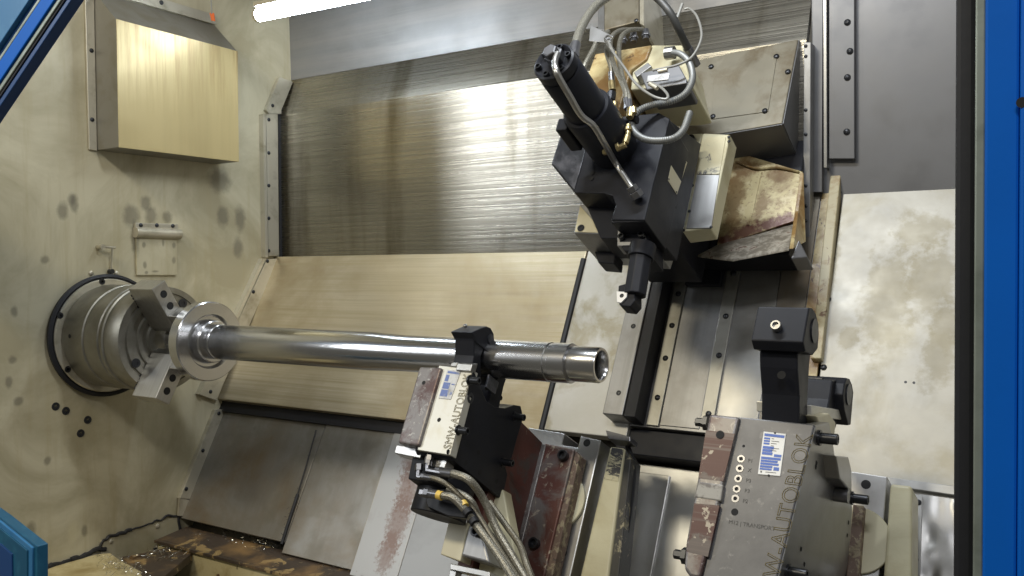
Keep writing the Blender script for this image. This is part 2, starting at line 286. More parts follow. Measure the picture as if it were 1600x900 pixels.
# ------------------------------------------------------------------ mesh helpers
class MB:
    def __init__(s): s.v = []; s.f = []; s.sm = []
    def add(s, vs, fs, smooth=False):
        o = len(s.v); s.v += [tuple(p) for p in vs]; s.f += [tuple(i+o for i in f) for f in fs]; s.sm += [smooth]*len(fs); return s
    def prism(s, pts, ext):
        n = len(pts); a = [np.array(p, float) for p in pts]; b = [p+np.array(ext, float) for p in a]
        fs = [tuple(range(n)), tuple(range(2*n-1, n-1, -1))]
        for i in range(n): j = (i+1) % n; fs.append((i, i+n, j+n, j))
        return s.add(a+b, fs)
    def frustum(s, pts, pts2):
        n = len(pts); fs = [tuple(range(n)), tuple(range(2*n-1, n-1, -1))]
        for i in range(n): j = (i+1) % n; fs.append((i, i+n, j+n, j))
        return s.add(list(pts)+list(pts2), fs)
    def boxS(s, x0, x1, s0, s1, n0, n1):
        return s.prism([S(x0, s0, n0), S(x1, s0, n0), S(x1, s1, n0), S(x0, s1, n0)], EN*(n1-n0))
    def box(s, a, b):
        (x0, y0, z0), (x1, y1, z1) = a, b
        return s.prism([V(x0, y0, z0), V(x1, y0, z0), V(x1, y1, z0), V(x0, y1, z0)], V(0, 0, z1-z0))
    def lathe(s, o, ax, prof, seg=48, smooth=True):
        ax = np.array(ax, float); ax /= np.linalg.norm(ax)
        u = np.cross(ax, V(0, 0, 1) if abs(ax[2]) < .9 else V(1, 0, 0)); u /= np.linalg.norm(u); w_ = np.cross(ax, u)
        rings = []; vs = []
        for (t, r) in prof:
            if r < 1e-6: rings.append([len(vs)]); vs.append(o+ax*t)
            else:
                rings.append(list(range(len(vs), len(vs)+seg)))
                for k in range(seg):
                    a = 2*math.pi*k/seg; vs.append(o+ax*t+(u*math.cos(a)+w_*math.sin(a))*r)
        fs = []
        for A, B in zip(rings, rings[1:]):
            for k in range(seg):
                k2 = (k+1) % seg
                if len(A) == 1 and len(B) == 1: break
                if len(A) == 1: fs.append((A[0], B[k], B[k2]))
                elif len(B) == 1: fs.append((A[k], B[0], A[k2]))
                else: fs.append((A[k], B[k], B[k2], A[k2]))
        return s.add(vs, fs, smooth)
    def cyl(s, a, b, r, seg=24, smooth=True, r2=None):
        a = np.array(a, float); b = np.array(b, float); h = np.linalg.norm(b-a)
        return s.lathe(a, b-a, [(0, 0), (0, r), (h, r if r2 is None else r2), (h, 0)], seg, smooth)
    def tube(s, pts, r, seg=10, sub=8, ribs=0, spline=True):
        P = [np.array(p, float) for p in pts]
        if spline and len(P) > 2:
            Q = []
            E = [2*P[0]-P[1]]+P+[2*P[-1]-P[-2]]
            for i in range(1, len(E)-2):
                for k in range(sub):
                    t = k/sub; a, b, c, d = E[i-1:i+3]
                    Q.append(.5*((2*b)+(c-a)*t+(2*a-5*b+4*c-d)*t*t+(3*b-a-3*c+d)*t**3))
            Q.append(P[-1]); P = Q
        if ribs:
            L = [0]
            for a, b in zip(P, P[1:]): L.append(L[-1]+np.linalg.norm(b-a))
            n = max(8, int(L[-1]/ribs*2)); Lp = np.linspace(0, L[-1], n+1); arr = np.array(P)
            P = [V(*[np.interp(l, L, arr[:, c]) for c in range(3)]) for l in Lp]
        vs = []; fs = []; up_ = None
        for i, p in enumerate(P):
            d = P[min(i+1, len(P)-1)]-P[max(i-1, 0)]; d = d/(np.linalg.norm(d)+1e-9)
            if up_ is None: up_ = np.cross(d, V(.3, .2, 1)); up_ /= np.linalg.norm(up_)
            up_ = up_-d*(up_@d); up_ /= np.linalg.norm(up_); sd = np.cross(d, up_)
            rr = r*(1.0 if not ribs or i % 2 else .86)
            for k in range(seg):
                a = 2*math.pi*k/seg; vs.append(p+(up_*math.cos(a)+sd*math.sin(a))*rr)
        for i in range(len(P)-1):
            for k in range(seg): k2 = (k+1) % seg; fs.append((i*seg+k, i*seg+k2, (i+1)*seg+k2, (i+1)*seg+k))
        fs.append(tuple(range(seg-1, -1, -1))); fs.append(tuple(range((len(P)-1)*seg, len(P)*seg)))
        return s.add(vs, fs, True)
    def build(s, name, m, parent=None, bevel=0.0, seg=2, loc=None, label=None):
        off = WL(parent) if parent is not None else (np.array(loc, float) if loc is not None else V(0, 0, 0))
        me = bpy.data.meshes.new(name); me.from_pydata([tuple(np.array(p)-off) for p in s.v], [], s.f); me.update()
        me.polygons.foreach_set('use_smooth', s.sm)
        bm = bmesh.new(); bm.from_mesh(me); bmesh.ops.recalc_face_normals(bm, faces=bm.faces)
        for e in bm.edges:
            if len(e.link_faces) == 2 and e.calc_face_angle(0) > math.radians(35): e.smooth = False
        bm.to_mesh(me); bm.free()
        me.materials.append(MT[m] if isinstance(m, str) else m)
        o = bpy.data.objects.new(name, me); COL.objects.link(o)
        if parent is not None: o.parent = parent
        elif loc is not None: o.location = loc
        if bevel:
            md = o.modifiers.new('bevel', 'BEVEL'); md.width = bevel; md.segments = seg; md.limit_method = 'ANGLE'; md.angle_limit = math.radians(40)
        if label: o['label'] = label
        return o
def WL(o):
    p = V(0, 0, 0)
    while o is not None: p = p+np.array(o.location); o = o.parent
    return p
def tag(o, label, cat, group=None):
    o['label'] = label; o['category'] = cat
    if group: o['group'] = group
    return o
def thing(name, label, cat, loc, group=None):
    o = bpy.data.objects.new(name, None); COL.objects.link(o); o.location = tuple(loc); o.empty_display_size = .05
    return tag(o, label, cat, group)
def struct(o): o['kind'] = 'structure'; return o

# shared small hardware, unit radius, axis +Z
_small = {}
def small_mesh(kind, m):
    if (kind, m) in _small: return _small[(kind, m)]
    b = MB(); O = V(0, 0, 0); Zx = V(0, 0, 1)
    if kind == 'cap':   b.lathe(O, Zx, [(0, 0), (0, 1), (1.15, 1), (1.25, .9), (1.25, .62), (.55, .55), (.55, 0)], 20)
    if kind == 'long':  b.lathe(O, Zx, [(0, 0), (0, 1.12), (.35, 1.12), (.35, .8), (2.6, .8), (2.7, .72), (2.7, .45), (2.3, .42), (2.3, 0)], 20)
    if kind == 'dome':  b.lathe(O, Zx, [(0, 0), (0, 1), (.3, .92), (.55, .6), (.62, .3), (.45, .25), (.45, 0)], 14)
    if kind == 'flat':  b.lathe(O, Zx, [(0, 0), (0, 1), (.12, .95), (.12, .42), (-.02, .38), (-.02, 0)], 14)
    if kind == 'hole':  b.lathe(O, Zx, [(0, 0), (0, 1.0), (.03, 1.0), (.03, 0)], 16)
    if kind == 'port':  b.lathe(O, Zx, [(0, 0), (0, 1), (.12, .95), (.12, .5), (-.1, .42), (-.1, 0)], 20)
    if kind == 'hex':   b.lathe(O, Zx, [(0, 0), (0, 1), (.9, 1), (1.0, .85), (1.0, 0)], 6, False)
    if kind == 'stud':  b.lathe(O, Zx, [(0, 0), (0, 1.25), (.7, 1.25), (.7, .72), (2.0, .72), (2.1, .6), (2.1, 0)], 6, False)
    o = b.build(kind, m); me = o.data; bpy.data.objects.remove(o); _small[(kind, m)] = me; return me
def hw(parent, name, kind, m, p, d, r):
    o = bpy.data.objects.new(name, small_mesh(kind, m)); COL.objects.link(o)
    q = Vector((0, 0, 1)).rotation_difference(Vector(tuple(d)))
    o.rotation_mode = 'QUATERNION'; o.rotation_quaternion = q; o.scale = (r, r, r)
    o.location = tuple(np.array(p)-WL(parent)); o.parent = parent
    return o
def text(parent, name, body, m, origin, xdir, ydir, size, outline=None, ext=.0006, spacing=1.0, width=1.0):
    c = bpy.data.curves.new(name, 'FONT'); c.body = body; c.size = size; c.space_character = spacing; c.resolution_u = 3
    if outline: c.fill_mode = 'NONE'; c.bevel_depth = outline; c.bevel_resolution = 0
    else: c.extrude = ext
    t = bpy.data.objects.new(name, c); COL.objects.link(t)
    dg = bpy.context.evaluated_depsgraph_get(); me = bpy.data.meshes.new_from_object(t.evaluated_get(dg))
    bpy.data.objects.remove(t); bpy.data.curves.remove(c)
    x = Vector(tuple(xdir)).normalized(); y = Vector(tuple(ydir)).normalized(); z = x.cross(y)
    mtx = Matrix(((x[0]*width, y[0], z[0], 0), (x[1]*width, y[1], z[1], 0), (x[2]*width, y[2], z[2], 0), (0, 0, 0, 1)))
    me.transform(mtx); me.materials.clear(); me.materials.append(MT[m])
    o = bpy.data.objects.new(name, me); COL.objects.link(o); o.parent = parent; o.location = tuple(np.array(origin)-WL(parent))
    return o
Z1 = V(0, 0, 1); Y1 = V(0, 1, 0)

# ================================================================== SETTING
# ---- headstock (left) wall
lw = MB().prism([V(0, -.72, -.865), V(0, 1.3, -.865), V(0, 1.3, 2.0), V(0, -.72, 2.0)], V(-.04, 0, 0)).build('left_wall', 'wall'); struct(lw)
sk = MB().prism([hitX(158, 845, .006), hitX(278, 806, .006), hitX(280, 846, .006), hitX(208, 871, .006), hitX(158, 880, .006)], V(-.03, 0, 0)).build('skirt_panel', 'wall', lw)
for (px, py) in ((173, 846), (246, 822), (267, 854)): hw(sk, 'screw', 'dome', 'galv', hitX(px, py, .006), EX, .010)
sb_ = MB(); rj = random.Random(8)
def bead(px, x, r):
    P = []
    for (a, b_), (c, d) in zip(px, px[1:]):
        m = max(2, int(math.hypot(c-a, d-b_)/6))
        P += [hitX(a+(c-a)*t/m+rj.gauss(0, .9), b_+(d-b_)*t/m+rj.gauss(0, .9), x) for t in range(m)]
    P.append(hitX(*px[-1], x))
    for a in range(0, len(P)-1, 3): sb_.tube(P[a:a+5], r*rj.uniform(.6, 1.35), 7, 3)
bead([(56, 892), (95, 879), (130, 868), (152, 858), (165, 858)], .004, .0085)
bead([(156, 860), (160, 844), (205, 827), (245, 815), (262, 806), (279, 806), (281, 830), (278, 846)], .006, .0058)
bead([(278, 844), (262, 852), (240, 858)], .008, .006)
sb_.build('sealant_bead', 'sealant', lw)
for (px, py) in ((87, 635), (103, 642), (137, 656), (126, 677)): hw(lw, 'bolt', 'flat', 'bolt', hitX(px, py), EX, .016)
for (px, py) in ((142, 427), (182, 427)): hw(lw, 'screw', 'dome', 'galv', hitX(px, py), EX, .010)
# trims between left wall and back sheets: real angle strips on the wall
def trim(name, pl, pr_, x=.0, t=.022, screws=(), parent=lw, m='galv', lip=None):
    """strip lying on the left wall: left-edge pixels pl, right-edge pixels pr_ (top to bottom)"""
    pts = [hitX(*p, x+t) for p in pl]+[hitX(*p, x+t) for p in reversed(pr_)]
    o = MB().prism(pts, V(-t, 0, 0)).build(name, m, parent, .002)
    for p in screws: hw(o, 'screw', 'dome', 'bolt', hitX(*p, x+t), EX, .009)
    return o
trim('corner_trim', [(437, 120), (416, 172), (421, 178), (428, 178)], [(458, 128), (440, 172), (440, 178)], screws=((426, 165),))
trim('corner_trim', [(416, 178), (420, 400)], [(434, 178), (436, 400)], screws=((420, 187), (420, 239), (420, 290), (420, 341), (420, 392)))
trim('corner_trim', [(417, 405), (316, 618)], [(436, 404), (338, 626)], screws=((418, 408), (396, 456), (329, 612)))
trim('corner_trim', [(337, 640), (281, 779)], [(356, 640), (297, 780)], screws=((342, 646), (317, 704), (291, 764)))
MB().prism([hitX(411, 178, .03), hitX(415, 178, .03), hitX(419, 402, .03), hitX(415, 402, .03)], V(-.03, 0, 0)).prism(
    [hitX(411, 404, .03), hitX(416, 404, .03), hitX(317, 618, .03), hitX(312, 616, .03)], V(-.03, 0, 0)).build('trim_flange', 'galv', lw)
MB().prism([hitX(435, 178, .006), hitX(442, 178, .006), hitX(442, 402, .006), hitX(437, 402, .006)], V(-.004, 0, 0)).prism(
    [hitX(460, 124, .006), hitX(466, 124, .006), hitX(444, 178, .006), hitX(438, 178, .006)], V(-.004, 0, 0)).build('black_gap_strip', 'sealant', lw)  # plain black strips laid along the gap beside the trim
MB().prism([hitX(281, 779, .02), hitX(297, 781, .02), hitX(288, 806, .02), hitX(279, 806, .02)], V(-.01, 0, 0)).build('loose_tape', 'galv', lw)

# ---- back wall
YB = .93; ZF = .313
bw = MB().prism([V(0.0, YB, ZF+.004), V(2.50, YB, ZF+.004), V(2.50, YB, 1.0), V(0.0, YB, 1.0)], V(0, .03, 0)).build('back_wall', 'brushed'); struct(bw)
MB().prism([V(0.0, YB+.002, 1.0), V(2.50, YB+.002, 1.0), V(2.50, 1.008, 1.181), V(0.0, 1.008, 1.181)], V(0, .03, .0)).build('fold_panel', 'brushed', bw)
MB().prism([V(0.0, 1.008, 1.1825), V(2.50, 1.008, 1.1825), V(2.50, .99, 2.0), V(0.0, .99, 2.0)], V(0, .03, .0)).build('upper_panel', 'upper', bw)
MB().prism([V(2.505, .98, .40), V(3.6, .98, .40), V(3.6, .98, 2.0), V(2.505, .98, 2.0)], V(0, .03, 0)).build('grey_panel', 'dark_sheet', bw)
for (px, py) in ((1218, 37),): hw(bw, 'screw', 'dome', 'bolt', hitY(px, py, .98), -Y1, .012)

# ---- slanted bed sheets
NB = -.63
bed = MB().boxS(0.0, 1.700, -.030, .700, NB-.05, NB).build('slanted_back_sheet', 'brushed_warm', None, .003); struct(bed)
MB().boxS(1.706, 2.02, -.006, .700, NB-.05, NB-.001).build('side_sheet', 'right_sheet', bed, .003)
MB().tube([hitN(912, 405, NB), hitN(846, 671, NB)], .011, 8, spline=False).build('wiper_seal', 'rubber', bed)
lows = MB().boxS(0.0, .655, -.56, .02, NB-.072, NB-.045).build('lower_slide_sheet', 'lower', None, .002); struct(lows)
MB().boxS(.664, 1.03, -.60, .02, NB-.066, NB-.039).build('slide_sheet', 'lower', lows, .002)
MB().boxS(1.034, 1.25, -.64, .02, NB-.060, NB-.033).build('slide_sheet', 'lower_rust', lows, .002)
MB().boxS(1.254, 1.75, -.70, .02, NB-.056, NB-.029).build('slide_sheet', 'slide_pale', lows, .002)
q = [hitN(494, 672, NB-.036), hitN(480, 722, NB-.036), hitN(465, 772, NB-.036), hitN(452, 812, NB-.036), hitN(440, 850, NB-.036)]
MB().tube(q[:3], .0028, 6).tube(q[2:], .0062, 6).build('seam_seal', 'sealant', lows)
MB().boxS(0.0, 1.70, -.076, -.028, NB-.05, NB-.030).build('gap_shadow_strip', 'rubber', lows)  # black strip stands for the shadow under the back sheet
# bed casting behind everything
base = MB().boxS(-.1, 3.7, -1.2, .92, -.86, -.76).build('bed_casting', 'tray_dark'); struct(base)
# bed cover strips right of the guide bar
def quadN(name, px, n, d, m, parent, bevel=.002, sc=()):
    o = MB().prism([hitN(*p, n) for p in px], -EN*d).build(name, m, parent, bevel)
    for p in sc: hw(o, 'screw', 'dome', 'bolt', hitN(*p, n), EN, .010)
    return o
bc = MB().boxS(2.02, 2.56, .04, .95, NB-.05, NB-.004).build('bed_cover', 'steel_dull', None, .002); struct(bc)
def stripS(name, x0, x1, m, n=NB, s0=.05, s1=.94, d=.01, sc=()):
    o = MB().boxS(x0, x1, s0, s1, n-d, n).build(name, m, bc, .0015)
    for (x, s) in sc: hw(o, 'screw', 'dome', 'bolt', S(x, s, n), EN, .010)
    return o
stripS('cover_strip', 2.083, 2.125, 'zinc', NB+.006, s0=.045, sc=((2.104, .40), (2.104, .52), (2.104, .28), (2.104, .14)))
stripS('cover_strip', 2.262, 2.305, 'zinc', NB+.006, s0=.06, sc=((2.285, .10), (2.285, .30), (2.285, .44), (2.285, .60)))
stripS('cover_sheet', 2.127, 2.260, 'steel_dull', NB, s0=.05)
stripS('cover_sheet', 2.310, 2.44, 'sheet', NB-.0, s0=.05)
stripS('cover_sheet', 2.444, 2.535, 'lower', NB+.004, s0=.05)
stripS('cover_sheet', 2.538, 2.598, 'cream_rust', NB+.003, s0=.05, s1=.915)
MB().boxS(2.032, 2.072, .045, .93, NB-.02, NB+.075).build('bar_shadow_strip', 'rubber', bc, .002)  # black box put in for the shade beside the guide bar
under = MB().boxS(1.98, 2.6, -.05, .035, NB-.10, NB-.02).build('cross_beam', 'black', None, .003); struct(under)

# guide bar; the black strip above stands for its shaded side
gb = MB().boxS(1.958, 2.030, .045, .93, NB-.02, NB+.08).build('guide_bar', 'steel_dull', None, .003)
tag(gb, 'long square steel guide bar running up the slanted bed under the tool post', 'guide bar')
for s_ in (.12, .36, .58): hw(gb, 'screw', 'flat', 'bolt', S(2.000, s_, NB+.08), EN, .009)

# ---- right hand side
rs = MB().boxS(2.605, 3.7, -.16, .918, NB-.05, NB).build('right_bed_sheet', 'right_sheet2', None, .003); struct(rs)
for (px, py) in ((1415, 597), (1428, 598)): hw(rs, 'screw', 'flat', 'bolt', hitN(px, py, NB), EN, .004)
st = MB().prism([hitN(1300, 250, NB+.03), hitN(1316, 250, NB+.03), hitN(1283, 560, NB+.03), hitN(1266, 560, NB+.03)], -EN*.05).build('edge_strip', 'strip', rs, .003)
for p in ((1306, 300), (1288, 468), (1281, 574)): hw(rs, 'screw', 'dome', 'bolt', hitN(p[0]+6, p[1], NB), EN, .010)
# column: folded sheet strips beside the grey panel
cs = MB().prism([hitY(1295, -60, .955), hitY(1335, -60, .955), hitY(1335, 248, .955), hitY(1295, 248, .955)], V(0, .02, 0)).build('screwed_plate', 'dark_sheet', bw, .002)
for (px, py) in ((1324, 35), (1328, 80), (1324, 121), (1323, 206)): hw(cs, 'screw', 'dome', 'bolt', hitY(px, py, .955), -Y1, .011)
MB().prism([hitY(1286, -60, .94), hitY(1291, -60, .94), hitY(1292, 262, .94), hitY(1287, 262, .94)], V(0, .04, 0)).build('bright_edge', 'steel', bw, .001)
MB().prism([hitY(1270, -60, .948), hitY(1286, -60, .948), hitY(1284, 300, .948), hitY(1268, 300, .948)], V(0, .03, 0)).build('column_strip', 'dark_sheet', bw, .001)

# ---- chip tray at the bottom
fl = MB().box((-.2, -1.3, -1.06), (3.7, 1.0, -1.0)).build('tray_floor', 'tray_dark'); struct(fl)
MB().prism([V(.03, .345, -.852), V(1.9, .345, -.852), V(1.9, .20, -.868), V(.03, .20, -.868)], V(0, 0, -.012)).build('flaking_ledge', 'flake', fl, .002)
MB().prism([V(.03, .200, -.870), V(1.9, .200, -.870), V(1.9, .200, -1.0), V(.03, .200, -1.0)], V(0, .012, 0)).build('ledge_front', 'tray_cream', fl, .002)
MB().prism([V(.03, .185, -.868), V(1.9, .185, -.868), V(1.9, .199, -.868), V(.03, .199, -.868)], V(0, 0, -.012)).build('ledge_lip', 'flake', fl, .001)
MB().prism([hitZ(57, 893, -.862), hitZ(150, 866, -.862), hitZ(172, 864, -.862), hitZ(186, 874, -.87), hitZ(260, 915, -.90), hitZ(60, 960, -.90)], V(0, 0, -.03)).build('cream_corner_plate', 'tray_cream', fl, .002)
MB().tube([hitZ(205, 872, -.88), hitZ(276, 856, -.90)], .010, 8, spline=False).tube([hitZ(212, 880, -.9), hitZ(290, 862, -.9)], .007, 8, spline=False).tube(
    [hitZ(340, 900, -.95), hitZ(392, 868, -.93)], .007, 8, spline=False).build('tray_rod', 'flake', fl)
MB().prism([hitZ(190, 870, -.885), hitZ(262, 857, -.885), hitZ(300, 864, -.885), hitZ(240, 915, -.885)], V(0, 0, -.03)).build('brown_plate', 'flake', fl, .002)
# chips
cb = MB()
def curl(p, r, th):
    a0 = random.random()*6.28; k = random.uniform(1.5, 4.5); d = V(random.gauss(0, 1), random.gauss(0, 1), random.gauss(0, .35)); d /= np.linalg.norm(d)
    e = np.cross(d, V(random.random(), .2, 1)); e /= np.linalg.norm(e); h = np.cross(d, e); vs = []
    n = 7
    for i in range(n):
        a = a0+k*i/n; c = p+d*(i*r*.45)+(e*math.cos(a)+h*math.sin(a))*r*.6; vs += [c, c+d*th]
    cb.add(vs, [(2*i, 2*i+1, 2*i+3, 2*i+2) for i in range(n-1)])
def scatter(px0, px1, z, n, jx, jy, r=.012):
    for _ in range(n):
        t = random.random(); px = px0[0]+(px1[0]-px0[0])*t+random.gauss(0, jx); py = px0[1]+(px1[1]-px0[1])*t+random.gauss(0, jy)
        curl(hitZ(px, py, z)+V(0, 0, .006), random.uniform(.5, 1.4)*r, random.uniform(.002, .004))
scatter((165, 876), (215, 895), -.858, 130, 10, 4, .010)
scatter((225, 868), (270, 862), -.873, 60, 9, 4, .012)
scatter((370, 832), (520, 866), -.848, 170, 20, 4, .010)
scatter((430, 845), (470, 848), -.848, 120, 12, 4, .012)
scatter((300, 830), (620, 895), -.850, 110, 20, 6, .008)
sw, cb = cb, MB()
scatter((452, 838), (430, 852), -.846, 150, 10, 5, .011); scatter((470, 852), (330, 822), -.848, 110, 14, 4, .010)
for t_ in range(60):
    px = 440+54*(1-t_/60)**1.5 if False else 493-53*(t_/60); py = 672+178*(t_/60)
    if random.random() < (t_/60)**1.5: curl(hitN(px+random.gauss(0, 2), py, NB-.034), .006, .003)
swf = cb.build('black_swarf', 'sealant'); swf['kind'] = 'stuff'; swf['label'] = 'black oily swarf stuck along the sheet seam and ledge'
cb = sw
chips = cb.build('steel_chips', 'chip'); chips['kind'] = 'stuff'; chips['label'] = 'curled steel chips lying in the flaking tray'

# ---- ceiling and right wall of the machine, floor of the hall
struct(MB().box((-.05, -.55, 2.0), (3.7, 1.3, 2.03)).build('ceiling', 'sheet'))
struct(MB().box((-3.0, -.97, -1.0), (-.44, -.92, 2.0)).build('front_panel', 'blue'))
struct(MB().box((3.65, -.9, -1.0), (3.69, 1.3, 2.0)).build('right_wall', 'white_paint'))

# ================================================================== LEFT WALL THINGS
# sheet-metal hood
D = .15
hd = thing('wall_hood', 'rust streaked sheet metal box bolted high on the left wall', 'metal box', hitX(152, 232))
A0, A1, A2, A3 = V(D, -.020, 1.222), V(D, .557, 1.214), V(D, .555, .729), V(D, -.020, .731)
B0, B1, B2, B3 = V(.002, -.020, 1.355), V(.002, .557, 1.350), V(.002, .555, .729), V(.002, -.020, .731)
MB().prism([A3, A2, A1, A0], V(.002, 0, 0)).build('front_panel', 'hood', hd, .003)
MB().frustum([A0+V(-.001, 0, 0), A1+V(-.001, 0, 0), A2+V(-.001, 0, 0), A3+V(-.001, 0, 0)], [B0, B1, B2, B3]).build('hood_body', 'hood_side', hd, .002)
fo = MB().prism([V(.012, -.022, .728), V(.012, -.022, 1.42), V(.012, -.060, 1.42), V(.012, -.055, .730)], V(-.01, 0, 0)).build('side_flange', 'galv', hd, .002)
for p in ((143, 79), (144, 187)): hw(fo, 'screw', 'dome', 'bolt', hitX(*p, .012), EX, .009)
ft = MB().prism([V(.012, .01, 1.357), V(.012, .557, 1.352), V(.012, .557, 1.395), V(.012, .01, 1.40)], V(-.01, 0, 0)).build('top_flange', 'galv', hd, .002)
hw(ft, 'screw', 'dome', 'bolt', hitX(252, 4, .012), EX, .010)

# hinged flap
fp = thing('hinged_flap', 'small square access flap under a screwed hinge strip above the chuck', 'flap', hitX(245, 430))
MB().prism([hitX(213, 372, .012), hitX(277, 372, .012), hitX(277, 430, .012), hitX(214, 430, .012)], V(-.01, 0, 0)).build('flap_plate', 'wall', fp, .002)
hs = MB().prism([hitX(212, 348, .014), hitX(278, 350, .014), hitX(279, 358, .014), hitX(212, 357, .014)], V(-.012, 0, 0)).build('hinge_strip', 'galv', fp, .002)
for p in ((220, 352), (245, 352), (270, 353)): hw(hs, 'screw', 'dome', 'bolt', hitX(*p, .014), EX, .009)
c0, c1 = hitX(211, 363, .012), hitX(281, 366, .012)
MB().lathe(c0, c1-c0, [(0, 0), (0, .022), (np.linalg.norm(c1-c0), .022), (np.linalg.norm(c1-c0), 0)], 24).build('hinge_roll', 'galv', fp)

# pin bracket
pb = thing('wire_bracket', 'thin bent rod bracket on the left wall above the chuck seal', 'bracket', hitX(156, 386))
MB().cyl(hitX(153, 386, 0), hitX(153, 386, 0)+EX*.035, .011).build('boss', 'galv', pb)
w0 = hitX(153, 386, 0)+EX*.03; w1 = w0+V(0, .055, -.002); w2 = w1+V(-.018, -.01, -.095)
MB().tube([w0, w1], .005, 8).tube([w1+V(0, -.012, 0), w2], .004, 8).build('rod', 'galv', pb)
MB().cyl(w2+V(-.008, 0, 0), w2+V(.012, 0, 0), .010).build('lug', 'bolt', pb)

# chuck
ck = thing('lathe_chuck', 'big three jaw steel chuck with stepped rings on the left wall', 'chuck', V(.05, 0, 0))
O0 = V(0, 0, 0)
sl = MB().lathe(O0, EX, [(.002, .222), (.012, .240), (.028, .243), (.036, .232), (.030, .222), (.002, .222)], 72).build('rubber_seal', 'rubber', ck)
fr = MB().lathe(O0, EX, [(.0, 0), (.0, .224), (.036, .224), (.040, .220), (.040, 0)], 72).build('flange_ring', 'galv', ck)
for (px, py) in ((159.5, 440), (94, 493), (106, 577), (215, 452)):
    hw(fr, 'screw', 'flat', 'bolt', hitX(px, py, .040), EX, .013)
prof = [(.04, 0), (.04, .196), (.05, .201), (.175, .201), (.178, .196), (.192, .196), (.195, .200), (.270, .200), (.274, .196), (.284, .196), (.287, .2015), (.300, .2015), (.303, .196), (.386, .1945), (.391, .1925), (.391, .172),
        (.3855, .170), (.3855, .163), (.394, .160), (.394, .142), (.387, .138), (.387, .120), (.395, .116), (.395, .098), (.387, .094), (.387, .078), (.395, .074), (.395, .05), (.37, .045), (.37, 0)]
MB().lathe(O0, EX, prof, 96).build('chuck_body', 'chuck', ck)
hw(ck, 'set_screw', 'hole', 'bolt', hitX(122, 525, .12)*V(0, 0, 1)+V(.10, -.2015, 0), -Y1, .008)
def jaw(ang):
    a = math.radians(ang); er = V(0, math.cos(a), math.sin(a)); et = V(0, -math.sin(a), math.cos(a))
    b = MB(); x0, x1 = .392, .53
    b.prism([er*.045-et*.014+EX*x0, er*.045+et*.014+EX*x0, er*.072+et*.031+EX*x0, er*.240+et*.031+EX*x0, er*.240-et*.031+EX*x0, er*.072-et*.031+EX*x0], EX*(x1-x0))
    b.prism([er*.047-et*.016+EX*x1, er*.047+et*.016+EX*x1, er*.085+et*.029+EX*x1, er*.125+et*.029+EX*x1, er*.125-et*.029+EX*x1, er*.085-et*.029+EX*x1], EX*.07)
    j = b.build('chuck_jaw', 'jaw', ck, .002)
    for r_ in (.150, .200): hw(j, 'bolt', 'hole', 'hole', er*r_+EX*x1, EX, .014)
    bb = MB()
    for i in range(6): bb.prism([er*(.215-i*.012)+et*.032+EX*(x0+.0), er*(.207-i*.012)+et*.032+EX*x0, er*(.207-i*.012)-et*.032+EX*x0, er*(.215-i*.012)-et*.032+EX*x0], -EX*.006)
    bb.build('serration', 'bolt', j)
JW = (121, 241, 1)
for a_ in JW: jaw(a_)
for ang in (212, 60, 330):
    a = math.radians(ang); hw(ck, 'bolt', 'flat', 'bolt', V(.396, .150*math.cos(a), .150*math.sin(a)), EX, .018)

# workpiece
wp = thing('turned_shaft', 'long bright turned steel shaft with a round flange held by the chuck', 'shaft', V(.6, 0, 0))
MB().lathe(O0, EX, [(.44, 0), (.44, .044), (.602, .046), (.603, .139), (.607, .1425), (.648, .1425), (.652, .139), (.652, .098), (.638, .090), (.638, .080), (.672, .075), (.676, .071), (.676, 0)], 96).build('flange', 'shaft', wp)
MB().lathe(O0, EX, [(.66, 0), (.66, .0615), (.708, .0620), (.710, .0600), (.716, .0600), (.718, .0610), (1.42, .0595), (1.55, .0545), (2.064, .0540), (2.066, .0515), (2.076, .0515), (2.078, .0538),
       (2.128, .0536), (2.130, .0520), (2.130, .0455), (2.138, .0455), (2.139, .0475), (2.211, .0472), (2.216, .0450), (2.216, .0390), (2.209, .0350), (2.17, .0345), (2.17, .030), (1.95, .030), (1.95, 0)], 96).build('shaft_body', 'shaft', wp)

# ================================================================== FIRST STEADY REST (carries the shaft)
XR = 1.89
def profX(name, sn_, x1, x0, m, parent, bevel=.002):
    return MB().prism([S(x1, s, n) for s, n in sn_], -EX*(x1-x0)).build(name, m, parent, bevel)
def quadX(name, px, x, d, m, parent, bevel=.002):
    return MB().prism([hitX(*p, x) for p in px], -EX*d).build(name, m, parent, bevel)
s1 = thing('steady_rest', 'smaller black steady rest with maroon bracket holding the bright shaft', 'steady rest', S(1.8, -.2, -.05))
profX('body_plate', [(-.072, .095), (-.308, .089), (-.318, .075), (-.345, -.19), (-.345, -.205), (-.275, -.20), (-.255, -.175), (-.225, -.20), (-.16, -.20), (-.10, -.205), (-.075, -.175), (-.085, -.14), (-.11, -.10), (-.125, -.05), (-.125, .0), (-.10, .045)], XR, 1.77, 'black', s1)
